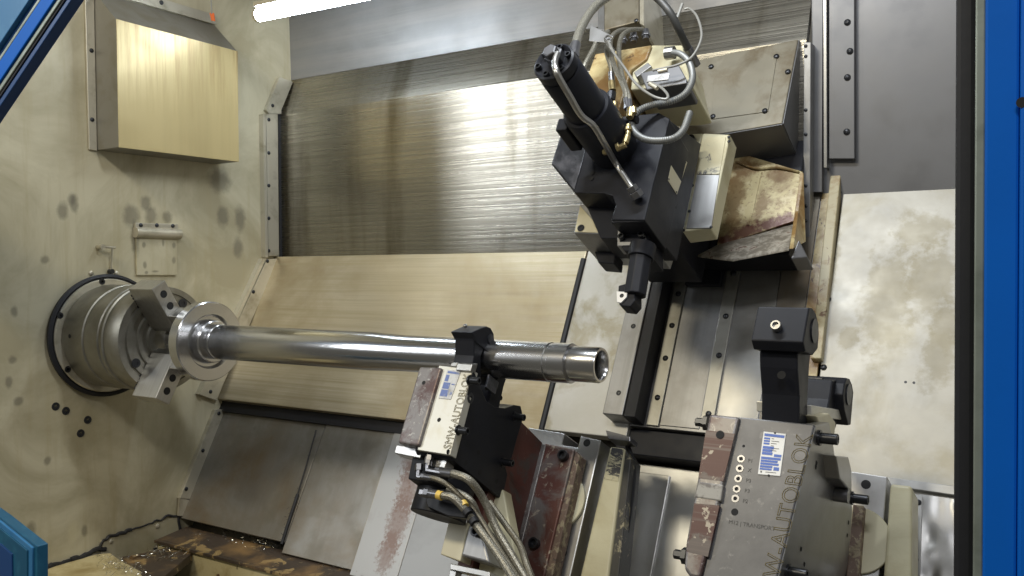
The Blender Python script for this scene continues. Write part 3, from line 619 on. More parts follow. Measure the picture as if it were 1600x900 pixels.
# pale label face
fa = MB().prism([hitN(686, 571, .098), hitN(738, 577, .098), hitN(703, 711, .098), hitN(652, 703, .098)], -EN*.03).build('label_face', 'label_face', s1, .0015)
MB().prism([hitN(655, 573, .108), hitN(690, 574, .108), hitN(654, 697, .108), hitN(621, 692, .108)], -EN*.05).build('cover_bar', 'grey_red', s1, .006, 3)
hw(s1, 'hole', 'hole', 'hole', hitN(662, 598, .108), EN, .006)
hw(s1, 'hole', 'hole', 'hole', hitN(686, 656, .098), EN, .006)
MB().prism([hitN(619, 695, .075), hitN(660, 702, .075), hitN(656, 716, .075), hitN(616, 708, .075)], -EN*.05).build('end_plate', 'steel', s1, .002)
npl = MB().prism([hitN(699, 577, .100), hitN(720, 580, .100), hitN(704, 624, .100), hitN(685, 622, .100)], -EN*.003).build('name_plate', 'plate_worn', s1, .0006)
def rel(q, u, v):   # point in a pixel quad (tl, tr, br, bl)
    a = V(*q[0])*(1-u)+V(*q[1])*u; b = V(*q[3])*(1-u)+V(*q[2])*u
    return tuple(a*(1-v)+b*v)
def prints(parent, q, n, rects, m):
    b = MB()
    for (u0, v0, u1, v1) in rects:
        b.prism([hitN(*rel(q, u, v), n+.0006) for u, v in ((u0, v0), (u1, v0), (u1, v1), (u0, v1))], -EN*.0005)
    return b.build('plate_print', m, parent)
prints(npl, [(699, 577), (720, 580), (704, 624), (685, 622)], .100, [(.08, .05, .95, .12), (.05, .18, .30, .40), (.04, .44, .55, .66), (.03, .69, .62, .92), (.66, .46, .9, .5), (.68, .74, .92, .84)], 'print_blue_worn')
def lettering(parent, p_start, p_end, width_k, outline, n):
    """lettering running from the start pixel to the end pixel (its baseline) on plane n"""
    a = hitN(*p_start, n); b_ = hitN(*p_end, n); d = b_-a; tot = np.linalg.norm(d); u = d/tot
    o = text(parent, 'lettering', 'SMW-AUTOBLOK', 'letters', a, u, -EX, 1.0, outline=outline, spacing=1.05)
    xs = np.array([v.co[:] for v in o.data.vertices]); ln = (xs@u).max(); k = tot/ln
    o.scale = (k, k, k)
    for v in o.data.vertices:
        c = np.array(v.co[:]); e = (c@EX); v.co = tuple(c+EX*(e*width_k-e))
    return o
lettering(s1, (704, 702), (737, 584), 1.35, .022, .0985)
# arms: front and rear, mirrored
def arm(parent, sg, x1, x0, k=1.0, ds=0.0, m='black'):
    def T(l): return [(s*k+ds, n*k*sg) for s, n in l]
    A = [(-.13, .04), (-.13, .095), (-.05, .088), (-.03, .09), (.005, .108), (.02, .118), (.034, .112), (.055, .092), (.062, .075), (.066, .06), (.040, .045), (.02, .055), (-.02, .058), (-.07, .03)]
    o = profX('arm', T(A), x1-.004, x0+.004, m, parent, .003)
    H = [(.004, .095), (.020, .134), (.050, .098), (.066, .075), (.070, .055), (.062, .034), (.045, .022), (.025, .024), (.006, .05)]
    f = profX('finger_head', T(H), x1, x0, m, parent, .003)
    p = S(x1, .042*k+ds, .046*k*sg)
    MB().cyl(p-EX*.01, p+EX*.003, .013*k).build('roller_pin', 'black_worn', f)
    MB().cyl(S(x0+.01, .037*k+ds, .036*k*sg), S(x1-.01, .037*k+ds, .036*k*sg), .018*k).build('roller', 'steel', f)
    return f
f1 = arm(s1, 1, XR-.012, XR-.085)
arm(s1, -1, XR-.012, XR-.085)
hw(f1, 'screw', 'cap', 'steel', S(XR-.055, .045, .112), V(0, -.4, .9), .006)
MB().prism([hitX(738, 569, XR), hitX(747, 568, XR), hitX(742, 586, XR), hitX(735, 580, XR)], -EX*.05).build('wiper_block', 'steel', s1, .002)
MB().prism([hitN(706, 566, .10), hitN(716, 566, .10), hitN(712, 573, .10), hitN(703, 572, .10)], -EN*.03).build('wiper_block', 'steel', s1, .002)
for p in ((733, 594), (715, 672), (804, 651), (786, 722)): hw(s1, 'bolt', 'long', 'bolt', hitX(*p, XR), EX, .0125)
for p in ((735, 622), (713, 690)): hw(s1, 'plug', 'flat', 'black_worn', hitX(*p, XR), EX, .015)
for p in ((760, 607), (748, 707), (700, 706), (728, 723), (750, 738), (776, 752), (783, 622)): hw(s1, 'hole', 'hole', 'hole', hitX(*p, XR), EX, .007)
MB().prism([hitX(762, 585, XR), hitX(777, 597, XR), hitX(771, 616, XR), hitX(757, 605, XR)], EX*.006).build('guide_pad', 'black_worn', s1, .001)
# actuating cylinder at the lower end
MB().cyl(S(1.80, -.33, -.055), S(1.80, -.45, -.055), .078, 40).build('cylinder', 'black', s1, .003)
profX('cylinder_block', [(-.31, .06), (-.38, .05), (-.40, -.13), (-.31, -.13)], 1.845, 1.745, 'black', s1, .003)
MB().prism([hitN(678, 713, .06), hitN(700, 716, .06), hitN(694, 732, .06), hitN(676, 729, .06)], -EN*.04).build('valve_block', 'steel', s1, .002)

# maroon bracket
NF = -.24
quadX('bracket_web', [(796, 640), (848, 692), (815, 822), (800, 900), (735, 900), (760, 780)], 1.875, .05, 'red', s1, .002)
n_b = (hitX(848, 692, 1.875)@EN)
bk = MB().prism([hitN(849, 692, n_b), hitN(898, 702, n_b), hitN(850, 905, n_b), hitN(796, 905, n_b)], -EN*.055).build('bracket_block', 'red_worn', s1, .006, 3)
for p in ((882, 713), (837, 850)): hw(bk, 'bolt', 'cap', 'bolt', hitN(*p, n_b), EN, .016)
MB().prism([hitN(899, 704, n_b-.004), hitN(906, 712, n_b-.004), hitN(862, 905, n_b-.004), hitN(850, 905, n_b-.004)], -EN*.05).build('bracket_flank', 'speckle', s1, .003)
MB().prism([hitN(845, 693, n_b+.004), hitN(853, 694, n_b+.004), hitN(808, 880, n_b+.004), hitN(796, 880, n_b+.004)], -EN*.03).build('bracket_rib', 'grey_red', s1, .003)
# slide plate below the bracket
sp = MB().prism([hitN(826, 668, n_b-.06), hitN(882, 677, n_b-.06), hitN(878, 695, n_b-.06), hitN(903, 699, n_b-.06), hitN(907, 681, n_b-.06), hitN(939, 688, n_b-.06), hitN(890, 905, n_b-.06), hitN(775, 905, n_b-.06)], -EN*.14).build('slide_plate', 'steel', s1, .003)
for p in ((917, 692), (880, 864)): hw(sp, 'hole', 'hole', 'hole', hitN(*p, n_b-.06), EN, .012)
MB().cyl(hitN(874, 782, n_b-.06), hitN(874, 782, n_b-.06)+EN*.012, .088, 48).build('round_cap', 'cream_cap', s1, .002)
# cream web and lower clamp block
MB().prism([hitN(766, 772, -.19), hitN(786, 764, -.19), hitN(812, 905, -.19), hitN(745, 905, -.19)], -EN*.05).build('bracket_foot', 'cream', s1, .004)
tb = MB().prism([hitN(733, 819, -.10), hitN(750, 822, -.10), hitN(765, 880, -.10), hitN(720, 868, -.10)], -EN*.12).build('clamp_block', 'steel_dull', s1, .006, 3)
hw(tb, 'bolt', 'cap', 'bolt', hitN(747, 832, -.10), EN, .014)
MB().prism([hitN(702, 811, -.115), hitN(733, 817, -.115), hitN(719, 877, -.115), hitN(688, 866, -.115)], -EN*.10).build('clamp_pad', 'cream_clean', s1, .003)
MB().prism([hitN(703, 880, -.08), hitN(765, 893, -.08), hitN(765, 903, -.08), hitN(703, 890, -.08)], -EN*.05).prism([hitN(703, 890, -.09), hitN(713, 892, -.09), hitN(709, 910, -.09), hitN(699, 910, -.09)], -EN*.03).build('lower_frame', 'steel', s1, .002)

# hoses of the first steady rest
def hose(label, px, r, m, group='hydraulic hoses of the smaller steady rest', ribs=0, ends=None, name='hydraulic_hose', cat='hose', seg=10):
    P = [hitN(x, y, n) for x, y, n in px]
    o = MB().tube(P, r, seg, ribs=ribs).build(name, m, None, loc=P[0])
    tag(o, label, cat, group)
    if ends:
        for e in ends:
            a = P[0] if e == 0 else P[-1]; b = P[1] if e == 0 else P[-2]; d = (b-a)/np.linalg.norm(b-a)
            MB().cyl(a, a+d*r*4.2, r*1.18, 16).cyl(a-d*r*1.6, a, r*1.35, 6, False).build('fitting', 'bolt_grey', o)
    return o
hose('thick braided hose topmost in the bundle below the shaft, arching from the steel elbow', [(690, 738, .07), (712, 741, .08), (735, 752, .07), (757, 783, .02), (775, 825, -.01), (800, 868, -.02), (828, 915, -.02)], .0105, 'braid', ends=(0,))
hose('thin oily hose under the thick braided one, second from top of the bundle', [(664, 745, .08), (680, 748, .085), (700, 758, .07), (722, 778, .05), (740, 795, .02), (775, 850, .0), (815, 912, .0)], .0068, 'braid_dk', ends=(0,))
hose('braided hose with a yellow tag and two black clamp rings, lowest of the bundle', [(672, 771, .08), (690, 774, .085), (708, 778, .08), (727, 797, .06), (745, 822, .03), (775, 862, .02), (806, 910, .02)], .0100, 'braid', ends=(0,))
hose('braided hose emerging behind the tagged one, ending in a black ferrule bundle', [(700, 765, .02), (720, 772, .02), (737, 785, .01), (750, 812, -.02), (778, 855, -.03), (822, 915, -.03)], .0098, 'braid', ends=())
hose('dark oily hose beside the maroon bracket, rightmost of the bundle', [(765, 785, -.06), (790, 820, -.06), (812, 852, -.05), (822, 880, -.03), (835, 915, -.03)], .0088, 'braid_dk', ends=())
def cuff(label, px, n, r, m, name='hose_clamp'):
    a = hitN(*px[0], n); b = hitN(*px[1], n); o = MB().cyl(a, b, r, 16).build(name, m, None, loc=a); return tag(o, label, 'clamp')
cuff('yellow tag wrapped on the braided hose below the steel elbows', ((684, 773), (691, 775)), .086, .0118, 'yellow', 'hose_tag')
cuff('black ring clamp on the tagged hose, upper of two', ((728, 798), (733, 804)), .058, .0122, 'rubber')
cuff('black ring clamp on the tagged hose, lower of two', ((738, 812), (742, 818)), .040, .0122, 'rubber')
cuff('yellow ring around the hose above the two black clamp rings', ((722, 786), (726, 792)), .062, .0125, 'yellow', 'hose_tag')
# elbows
el = thing('pipe_elbow', 'cluster of steel elbow fittings under the pale label face of the smaller steady rest', 'fitting', hitN(672, 728, .07))
for pts in ([(672, 712), (670, 728)], [(655, 726), (654, 745), (668, 747)], [(670, 715), (668, 735), (690, 739)], [(658, 770), (676, 772)]):
    b = MB()
    P = [hitN(x, y, .075) for x, y in pts]; b.tube(P, .008, 10, spline=False)
    b.cyl(P[0], P[0]+(P[1]-P[0])*.5, .0115, 6, False)
    b.build('elbow', 'bolt_grey', el)
MB().prism([hitN(664, 775, .03), hitN(735, 790, .03), hitN(745, 812, .03), hitN(700, 806, .03), hitN(668, 792, .03)], -EN*.02).build('port_flange', 'black', el, .002)

# long cream rail cover right of the first steady rest
rc = thing('rail_cover', 'cream and worn black box rail running down beside the maroon bracket', 'rail', hitN(950, 700, -.45))
MB().prism([hitN(953, 697, -.45), hitN(976, 700, -.45), hitN(950, 905, -.45), hitN(905, 905, -.45)], -EN*.10).build('cover', 'cream', rc, .008, 3)
MB().prism([hitN(956, 699, -.4485), hitN(974, 702, -.4485), hitN(966, 752, -.4485), hitN(944, 748, -.4485)], -EN*.006).build('worn_top', 'worn_cream', rc)
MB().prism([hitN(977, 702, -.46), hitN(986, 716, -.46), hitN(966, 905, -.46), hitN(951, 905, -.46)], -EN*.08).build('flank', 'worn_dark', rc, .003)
MB().tube([hitN(978, 690, -.5), hitN(990, 730, -.5), hitN(984, 800, -.5), hitN(970, 870, -.5), hitN(950, 900, -.5)], .008, 8).build('cable', 'rubber', rc)
MB().prism([hitN(946, 672, -.44), hitN(985, 682, -.44), hitN(984, 690, -.44), hitN(950, 686, -.44)], -EN*.06).build('end_bracket', 'bolt_grey', rc, .002)
gf = MB().boxS(1.98, 2.62, -.75, -.06, NB-.14, NB-.09).build('lower_bed_sheet', 'sheet', None, .002); struct(gf)
MB().boxS(1.985, 2.16, -.75, -.09, NB-.09, NB-.08).build('bed_strip', 'sheet', gf, .002)

# ================================================================== SECOND STEADY REST
s2 = thing('steady_rest', 'bigger grey steady rest with blue white name plate in the foreground right', 'steady rest', S(2.7, -.3, 0))
X2 = 2.79; N2 = .150; XB = 2.815
face = MB().prism([hitN(1152, 651, N2), hitN(1273, 663, N2), hitN(1213, 905, N2), hitN(1200, 960, N2), hitN(1078, 960, N2), hitN(1096, 905, N2)], -EN*.30).build('body', 'facegrey', s2, .003)
bar = MB().prism([hitN(1108, 646, N2+.010), hitN(1156, 651, N2+.010), hitN(1097, 893, N2+.010), hitN(1093, 905, N2+.010), hitN(1078, 902, N2+.010), hitN(1068, 888, N2+.010), hitN(1071, 850, N2+.010)], -EN*.08).build('cover_bar', 'grey_red', s2, .007, 3)
MB().prism([hitN(1091, 752, N2+.012), hitN(1130, 757, N2+.012), hitN(1126, 783, N2+.012), hitN(1085, 777, N2+.012)], -EN*.02).build('bar_band', 'scraped', bar, .003)
MB().prism([hitN(1103, 672, N2+.0105), hitN(1148, 678, N2+.0105), hitN(1130, 752, N2+.0105), hitN(1091, 747, N2+.0105)], -EN*.01).build('paint_patch', 'red_scr', bar)
MB().prism([hitN(1085, 786, N2+.0105), hitN(1124, 790, N2+.0105), hitN(1106, 870, N2+.0105), hitN(1073, 862, N2+.0105)], -EN*.01).build('paint_patch', 'red_scr', bar)
hw(bar, 'hole', 'hole', 'hole', hitN(1125, 679, N2+.012), EN, .009)
for p in ((1107, 661), (1074, 869)): hw(s2, 'nut', 'stud', 'bolt', hitN(p[0], p[1], N2-.025), -EX, .014)
npq = [(1193, 674), (1228, 678), (1219, 744), (1184, 741)]
np2 = MB().prism([hitN(*p, N2+.002) for p in npq], -EN*.004).build('name_plate', 'white', s2, .0007)
lines = [(.06, .04, .95, .10), (.07, .13, .33, .17), (.07, .19, .33, .23), (.07, .25, .33, .29), (.06, .33, .55, .39), (.06, .40, .50, .46), (.06, .47, .52, .53), (.60, .50, .93, .56), (.05, .58, .92, .635), (.05, .65, .80, .70), (.05, .715, .86, .765), (.05, .78, .60, .83), (.66, .80, .90, .88), (.05, .845, .58, .885)]
prints(np2, npq, N2+.002, lines, 'print_blue')
fine = [(.40, .14+.055*i, .40+.45*((i*37) % 10+3)/13, .150+.055*i) for i in range(6)]+[(.32, .925, .80, .935), (.1, .91, .16, .95)]
prints(np2, npq, N2+.002, fine, 'letters_dk')
hw(np2, 'rivet', 'dome', 'bolt', hitN(1211, 676.5, N2+.002), EN, .0022); hw(np2, 'rivet', 'dome', 'bolt', hitN(1201, 742.5, N2+.002), EN, .0022)
for (x, y) in ((1158, 717), (1156, 732), (1153.5, 748), (1151, 764), (1149, 779)): hw(s2, 'port', 'port', 'bolt_grey', hitN(x, y, N2), EN, .0085); hw(s2, 'port_hole', 'hole', 'hole', hitN(x, y, N2+.0004), EN, .0038)
hw(s2, 'hole', 'hole', 'hole', hitN(1148, 800, N2), EN, .0075); hw(s2, 'hole', 'hole', 'hole', hitN(1162, 697, N2), EN, .003)
dn = hitN(1213, 905, N2)-hitN(1273, 663, N2); upd = -dn/np.linalg.norm(dn)
for (t, x, y) in (('P1', 1168, 722), ('X', 1168, 737), ('P3', 1165, 753), ('P3', 1163, 769), ('P2', 1160, 785)):
    text(s2, 'lettering', t, 'letters_dk', hitN(x, y, N2+.0004), EX, ES, .011, ext=.0002)
text(s2, 'lettering', 'M12 | TRANSPORT', 'letters_dk', hitN(1138, 818, N2+.0004), EX, ES, .0115, ext=.0002)
lettering(s2, (1207, 948), (1268, 678), 1.1, .016, N2+.0005)
# big arms
def arm2(sg):
    A = [(-.30, .03), (-.30, .110), (-.165, .118), (-.10, .150), (-.055, .19), (-.03, .205), (.03, .195), (.058, .15), (.04, .11), (-.01, .105), (-.08, .085), (-.15, .05)]
    o = profX('arm', [(s, n*sg) for s, n in A], X2-.018, X2-.098, 'black', s2, .004)
    H = [(-.030, .225), (-.020, .250), (.063, .240), (.074, .215), (.076, .185), (.066, .155), (.045, .140), (.015, .135), (-.012, .165)]
    f = profX('finger_head', [(s, n*sg) for s, n in H], X2+.003, X2-.105, 'black', s2, .003)
    MB().cyl(S(X2-.09, .025, .155*sg), S(X2-.05, .025, .155*sg), .035).build('roller', 'steel', f)
    MB().cyl(S(X2, .035, .185*sg), S(X2+.006, .035, .185*sg), .026).build('roller_pin', 'black_worn', f)
    return f, o
fa2, ar2 = arm2(1); fb2, _ = arm2(-1)
nf = .245
hw(fa2, 'screw', 'cap', 'steel', S(X2-.055, .012, .2485), EN, .011)
hw(ar2, 'hole', 'hole', 'hole', hitN(1221, 586, .198), EN, .009)
MB().prism([hitX(1268, 633, X2-.01), hitX(1316, 641, X2-.01), hitX(1316, 656, X2-.01), hitX(1268, 650, X2-.01)], -EX*.12).build('wiper_block', 'label_face', s2, .002)
# +X cover of the second steady rest
def sideP(px, py):
    x = XB
    for _ in range(4): x = 2.812+(float(hitX(px, py, x)@ES)+.158)*.106
    return hitX(px, py, x)
XS = lambda s_: 2.812+(s_+.158)*.106
MB().prism([S(XS(-.160), -.160, .146), sideP(1296, 660), sideP(1302, 690), sideP(1305, 715), sideP(1330, 740), sideP(1332, 800), sideP(1323, 905), S(XS(-.80), -.80, -.25), S(XS(-.80), -.80, .146)], -EX*.03).build('side_cover', 'steel', s2, .003)
quadX('wiper_block', [(1276, 650), (1296, 646), (1306, 660), (1303, 690), (1284, 672)], XB-.02, .08, 'cream_clean', s2, .003)
quadX('end_block', [(1306, 712), (1326, 714), (1331, 735), (1331, 770), (1312, 748)], XB+.02, .05, 'steel', s2, .003)
for p in ((1279, 684), (1330, 778), (1230, 893)): hw(s2, 'bolt', 'long', 'bolt', sideP(*p), EX, .0145)
MB().cyl(hitX(1326, 775, XB+.02)-EX*.10, hitX(1326, 775, XB+.02), .016).build('stud', 'bolt_grey', s2)
for p in ((1276, 722), (1275, 728), (1252, 856), (1257, 880), (1310, 722), (1326, 815), (1324, 835)): hw(s2, 'hole', 'hole', 'hole', sideP(*p), EX, .0075)
# foot plates behind
p2 = MB().prism([hitN(1322, 735, -.42), hitN(1387, 745, -.42), hitN(1372, 920, -.42), hitN(1290, 920, -.42)], -EN*.15).build('foot_plate', 'steel', s2, .003)
hw(p2, 'hole', 'hole', 'hole', hitN(1353, 757, -.42), EN, .012)
MB().prism([hitN(1333, 788, -.38), hitN(1350, 790, -.38), hitN(1340, 920, -.38), hitN(1320, 920, -.38)], -EN*.06).build('bracket_edge', 'speckle', s2, .003)
MB().cyl(hitN(1340, 845, -.42), hitN(1340, 845, -.42)+EN*.012, .082, 48).build('round_cap', 'cream_cap', s2, .002)

# cream rail box, trough and dented sheet at the lower right
rb = thing('rail_cover', 'cream painted rail box at lower right beside the blue door', 'rail', hitN(1400, 760, -.42))
MB().prism([hitN(1391, 755, -.40), hitN(1425, 759, -.40), hitN(1424, 930, -.40), hitN(1378, 930, -.40)], -EN*.12).build('cover', 'cream', rb, .008, 3)
tr = MB().prism([hitN(1384, 745, NB+.02), hitN(1500, 760, NB+.02), hitN(1500, 775, NB+.02), hitN(1384, 758, NB+.02)], -EN*.03).build('sheet_lip', 'sheet', rs, .002)
tg = MB().boxS(2.74, 3.7, -.75, -.17, NB-.16, NB-.12).build('trough', 'black'); struct(tg)
ds = thing('dented_sheet', 'dented shiny steel cover sheet below the pale sheet at lower right', 'steel sheet', hitN(1450, 800, -.60))
def dent_sheet():
    b = MB(); nx, ny = 24, 30; P0, P1, P2 = hitN(1436, 772, -.62), hitN(1530, 785, -.62), hitN(1430, 940, -.62); vs = []; fs = []
    rnd = random.Random(3); ds_ = [(rnd.random(), rnd.random(), rnd.uniform(.05, .16), rnd.uniform(-.006, .006)) for _ in range(26)]
    for i in range(nx+1):
        for j in range(ny+1):
            u, v = i/nx, j/ny; z = sum(h*math.exp(-(((u-a)/r)**2+((v-c)/r)**2)) for a, c, r, h in ds_)
            vs.append(P0+(P1-P0)*u+(P2-P0)*v+EN*z)
    for i in range(nx):
        for j in range(ny): k = i*(ny+1)+j; fs.append((k, k+ny+1, k+ny+2, k+1))
    o0 = len(vs); vs2 = [p-EN*.006 for p in vs]
    b.add(vs, fs, True); b.add(vs2, fs, True)
    return b
dent_sheet().build('sheet', 'steel', ds)
e_ = MB().prism([hitN(1430, 772, -.605), hitN(1441, 774, -.605), hitN(1436, 940, -.605), hitN(1424, 940, -.605)], -EN*.01).build('sheet_edge', 'sheet', ds, .001)
for p in ((1435, 785), (1430, 874)): hw(e_, 'screw', 'dome', 'bolt', hitN(*p, -.605), EN, .008)

# ================================================================== TOOL SLIDE (upper centre)
ts = thing('tool_slide', 'black steel tool post block with lower clamp and cream plate above the shaft end', 'tool slide', S(2.2, .45, 0))
n1 = .12
# stepped block: polygon on its front plane
MB().prism([hitN(*p, n1) for p in ((891, 190), (879, 200), (861, 256), (898, 301), (945, 302), (957, 306), (962, 320), (955, 343), (1007, 344), (1046, 185), (1030, 176))], -EN*.16).build('front_block', 'black', ts, .003)
MB().prism([hitN(*p, .04) for p in ((905, 296), (960, 300), (968, 330), (1012, 352), (1012, 392), (975, 392), (962, 372), (938, 372))], -EN*.12).build('recessed_block', 'black', ts, .003)
pl = MB().prism([hitN(*p, n1+.003) for p in ((889, 193), (881, 201), (863, 255), (897, 296), (905, 270), (915, 232), (900, 205))], -EN*.006).build('worn_plate', 'black_worn', ts, .001)
for p in ((889, 228), (925, 270), (924, 279)): hw(ts, 'hole', 'hole', 'hole', hitN(*p, n1+.003), EN, .006)
xr = float(hitN(1007, 344, n1)[0])
sideq = [(1046, 187), (1007, 346), (1052, 405), (1068, 330), (1082, 280), (1060, 250)]
quadX('side_block', [(1046, 187), (1008, 346), (1058, 408), (1096, 225)], xr, .10, 'black', ts, .003)
cpl = quadX('cream_plate', [(1054, 228), (1074, 254), (1058, 304), (1044, 282)], xr+.004, .004, 'cream_clean', ts, .0006)
for p in ((1055, 232), (1071, 254), (1045, 280), (1057, 300)): hw(cpl, 'screw', 'dome', 'bolt', hitX(*p, xr+.004), EX, .003)
for p in ((1020, 313), (1040, 290), (1056, 324), (1033, 340)): hw(ts, 'hole', 'hole', 'hole', hitX(*p, xr), EX, .0045)
# lower clamp block
lo = MB().prism([hitN(*p, .02) for p in ((906, 318), (896, 364), (945, 366), (1010, 370), (1018, 345))], -EN*.19).build('clamp_body', 'steel_dull', ts, .003)
MB().prism([hitN(*p, .024) for p in ((906, 321), (898, 362), (944, 364))], -EN*.004).build('cream_corner', 'cream_clean', ts, .001)
hw(ts, 'bolt', 'port', 'bolt', hitN(907.5, 356, .026), EN, .011)
sb = float(hitN(945, 366, .02)@ES)
MB().prism([hitN(*p, -.08) for p in ((928, 392), (962, 394), (960, 412), (934, 410))], -EN*.06).build('lower_pad', 'black', ts, .004)
MB().prism([hitN(*p, .045) for p in ((965, 357), (1007, 357), (1010, 382), (964, 384))], -EN*.05).build('clamp_bridge', 'steel_dull', ts, .002)
MB().prism([hitN(*p, .046) for p in ((968, 364), (1008, 364), (1008, 377), (968, 378))], -EN*.004).build('clamp_slot', 'black', ts, .001)
for p in ((972, 371), (1003, 368)): hw(ts, 'bolt', 'cap', 'bolt', hitN(*p, .050), EN, .009)
quadX('clamp_flank', [(1008, 352), (1013, 384), (1036, 412), (1050, 395), (1040, 380)], xr-.04, .06, 'steel_dull', ts, .003)

# turning tool
tt = thing('turning_tool', 'black boring bar with a bright triangular cutting insert pointing down at the shaft end', 'cutting tool', hitN(998, 400, .03))
ta, tb_ = hitN(1002, 398, .03), hitN(994, 466, .03)
tb_ = ta+ (hitN(992, 462, .02)-ta)
b = MB(); b.cyl(ta+ES*.03, ta-ES*.012, .036, 32); b.build('collar', 'black', tt, .002)
MB().cyl(ta, tb_, .031, 8, False).build('shank', 'black', tt, .003)
ax_ = (tb_-ta)/np.linalg.norm(tb_-ta)
MB().prism([hitN(*p, .035) for p in ((966, 446), (977, 443), (992, 448), (992, 470), (984, 479), (968, 477), (965, 468))], -EN*.05).build('tool_head', 'black', tt, .003)
ins = MB().prism([hitN(*p, .041) for p in ((963, 455), (980, 456), (979, 464), (970, 473), (964, 472))], -EN*.006).build('insert', 'insert', tt, .0008)
hw(ins, 'screw', 'flat', 'bolt', hitN(971.5, 462, .041), EN, .006)

# clamp cylinder standing off the slide
def cylN(px, py): return hitS(px, py, .6)
hc = thing('hydraulic_cylinder', 'large black hydraulic cylinder standing on the tool post with a hex nut on its cap', 'cylinder', S(2.168, .6, .12))
cx, cs_ = 2.168, .6
def L(n, x=cx, s=cs_): return S(x, s, n)
MB().lathe(L(0), EN, [(.10, 0), (.10, .066), (.305, .068), (.312, .065), (.312, 0)], 48).build('barrel', 'black', hc)
MB().lathe(L(0), EN, [(.312, 0), (.312, .056), (.460, .056), (.466, .052), (.466, 0)], 48).build('upper_barrel', 'black', hc)
MB().lathe(L(0), EN, [(.466, 0), (.466, .050), (.476, .050), (.476, .055), (.500, .055), (.503, .050), (.495, .040), (.495, 0)], 48).build('cap', 'black', hc)
for a in range(6):
    t = a*math.pi/3+.3; hw(hc, 'bolt', 'cap', 'bolt', S(cx+.041*math.cos(t), cs_+.041*math.sin(t), .498), EN, .008)
hw(hc, 'hex_nut', 'hex', 'bolt_grey', L(.495, cx+.004, cs_+.010), EN, .024)
hw(hc, 'hex_nut', 'hex', 'bolt_grey', L(.518, cx+.004, cs_+.006), EN, .019)
MB().boxS(cx-.085, cx-.05, cs_-.055, cs_-.015, .20, .30).build('switch_block', 'black', hc, .004)

def pline(px): return [hitN(x, y, n) for x, y, n in px]
pp = MB().tube([hitS(871, 84, .6), hitS(867, 97, .565), hitS(871, 116, .525), hitS(890, 150, .505), hitS(908, 180, .505), hitS(927, 196, .505), hitS(942, 220, .505), hitN(962, 255, .165), hitN(988, 294, .16)], .0080, 12).build('pressure_pipe', 'pipe', None, loc=hitS(871, 84, .6))
tag(pp, 'bent bare steel pressure pipe running down the black cylinder to the tool block', 'pipe')
a, b = hitN(986, 291, .16), hitN(997, 308, .135)
MB().cyl(a, a*.55+b*.45, .015, 6, False).build('union_nut', 'bolt_grey', pp, .001); MB().cyl(a*.5+b*.5, b, .0185, 6, False).build('union_nut', 'bolt_grey', pp, .001)

# cream manifold
nm = .02
mf = thing('valve_manifold', 'oily cream valve manifold block behind the black cylinder with hose fittings on top', 'manifold', hitN(990, 90, nm))
MB().prism([hitN(*p, nm) for p in ((915, 126), (930, 84), (1018, 70), (1010, 92), (985, 110), (962, 190), (945, 165))], -EN*.22).build('left_block', 'cream_rust', mf, .004)
MB().prism([hitN(*p, nm-.01) for p in ((1018, 70), (1066, 70), (1073, 105), (1080, 130), (1062, 134), (985, 140), (988, 112), (1008, 95))], -EN*.20).build('right_block', 'cream', mf, .005)
MB().prism([hitN(*p, nm+.03) for p in ((990, 113), (1012, 97), (1018, 103), (994, 121))], -EN*.06).build('corner_box', 'steel_dull', mf, .003)
MB().prism([hitN(*p, nm+.06) for p in ((1000, 114), (1060, 100), (1073, 124), (1072, 130), (1010, 140))], -EN*.10).build('sensor_housing', 'dark_sheet', mf, .003)
MB().prism([hitN(*p, nm+.063) for p in ((1012, 118), (1046, 114), (1044, 124), (1010, 128))], -EN*.01).build('sensor_label', 'plate_worn', mf, .001)
for (x, y) in ((973, 70), (990, 66), (1009, 62)):
    a = hitN(x, y, nm-.08); b = hitN(x, y-15, nm-.08)
    MB().cyl(a, b, .011, 8, False).cyl(a+(b-a)*.3, a+(b-a)*.55, .016, 6, False).build('hose_fitting', 'bolt_grey', mf, .001)
a = hitN(1040, 84, nm+.03); b = hitN(1054, 82, nm+.03); MB().cyl(a, b, .020, 12, False).build('gland', 'pipe', mf, .001)
bp = MB().prism([hitN(*p, nm+.14) for p in ((922, 38), (958, 56), (952, 67), (920, 64))], -EN*.006).build('hook_bracket', 'steel_dull', mf, .002)
MB().tube([hitN(958, 60, nm+.15), hitN(950, 56, nm+.15), hitN(945, 62, nm+.15), hitN(953, 74, nm+.15), hitN(960, 82, nm+.14)], .003, 6).build('wire_hook', 'pipe', mf)
# sheet box on the saddle above the manifold
sbx = thing('saddle_box', 'pale sheet metal box with one screw at the top edge behind the hoses', 'metal box', hitN(970, 30, -.15))
MB().prism([hitN(*p, -.15) for p in ((944, -40), (998, -40), (998, 33), (944, 47))], -EN*.25).build('box_body', 'cover', sbx, .003)
hw(sbx, 'screw', 'dome', 'bolt', hitN(994, 32, -.15), EN, .008)
MB().prism([hitN(*p, -.16) for p in ((934, -40), (944, -40), (944, 48), (934, 46))], -EN*.2).build('box_flange', 'steel_dull', sbx, .003)
MB().prism([hitN(*p, -.14) for p in ((999, -40), (1006, -40), (1006, 40), (999, 36))], -EN*.2).build('box_flange', 'galv', sbx, .003)

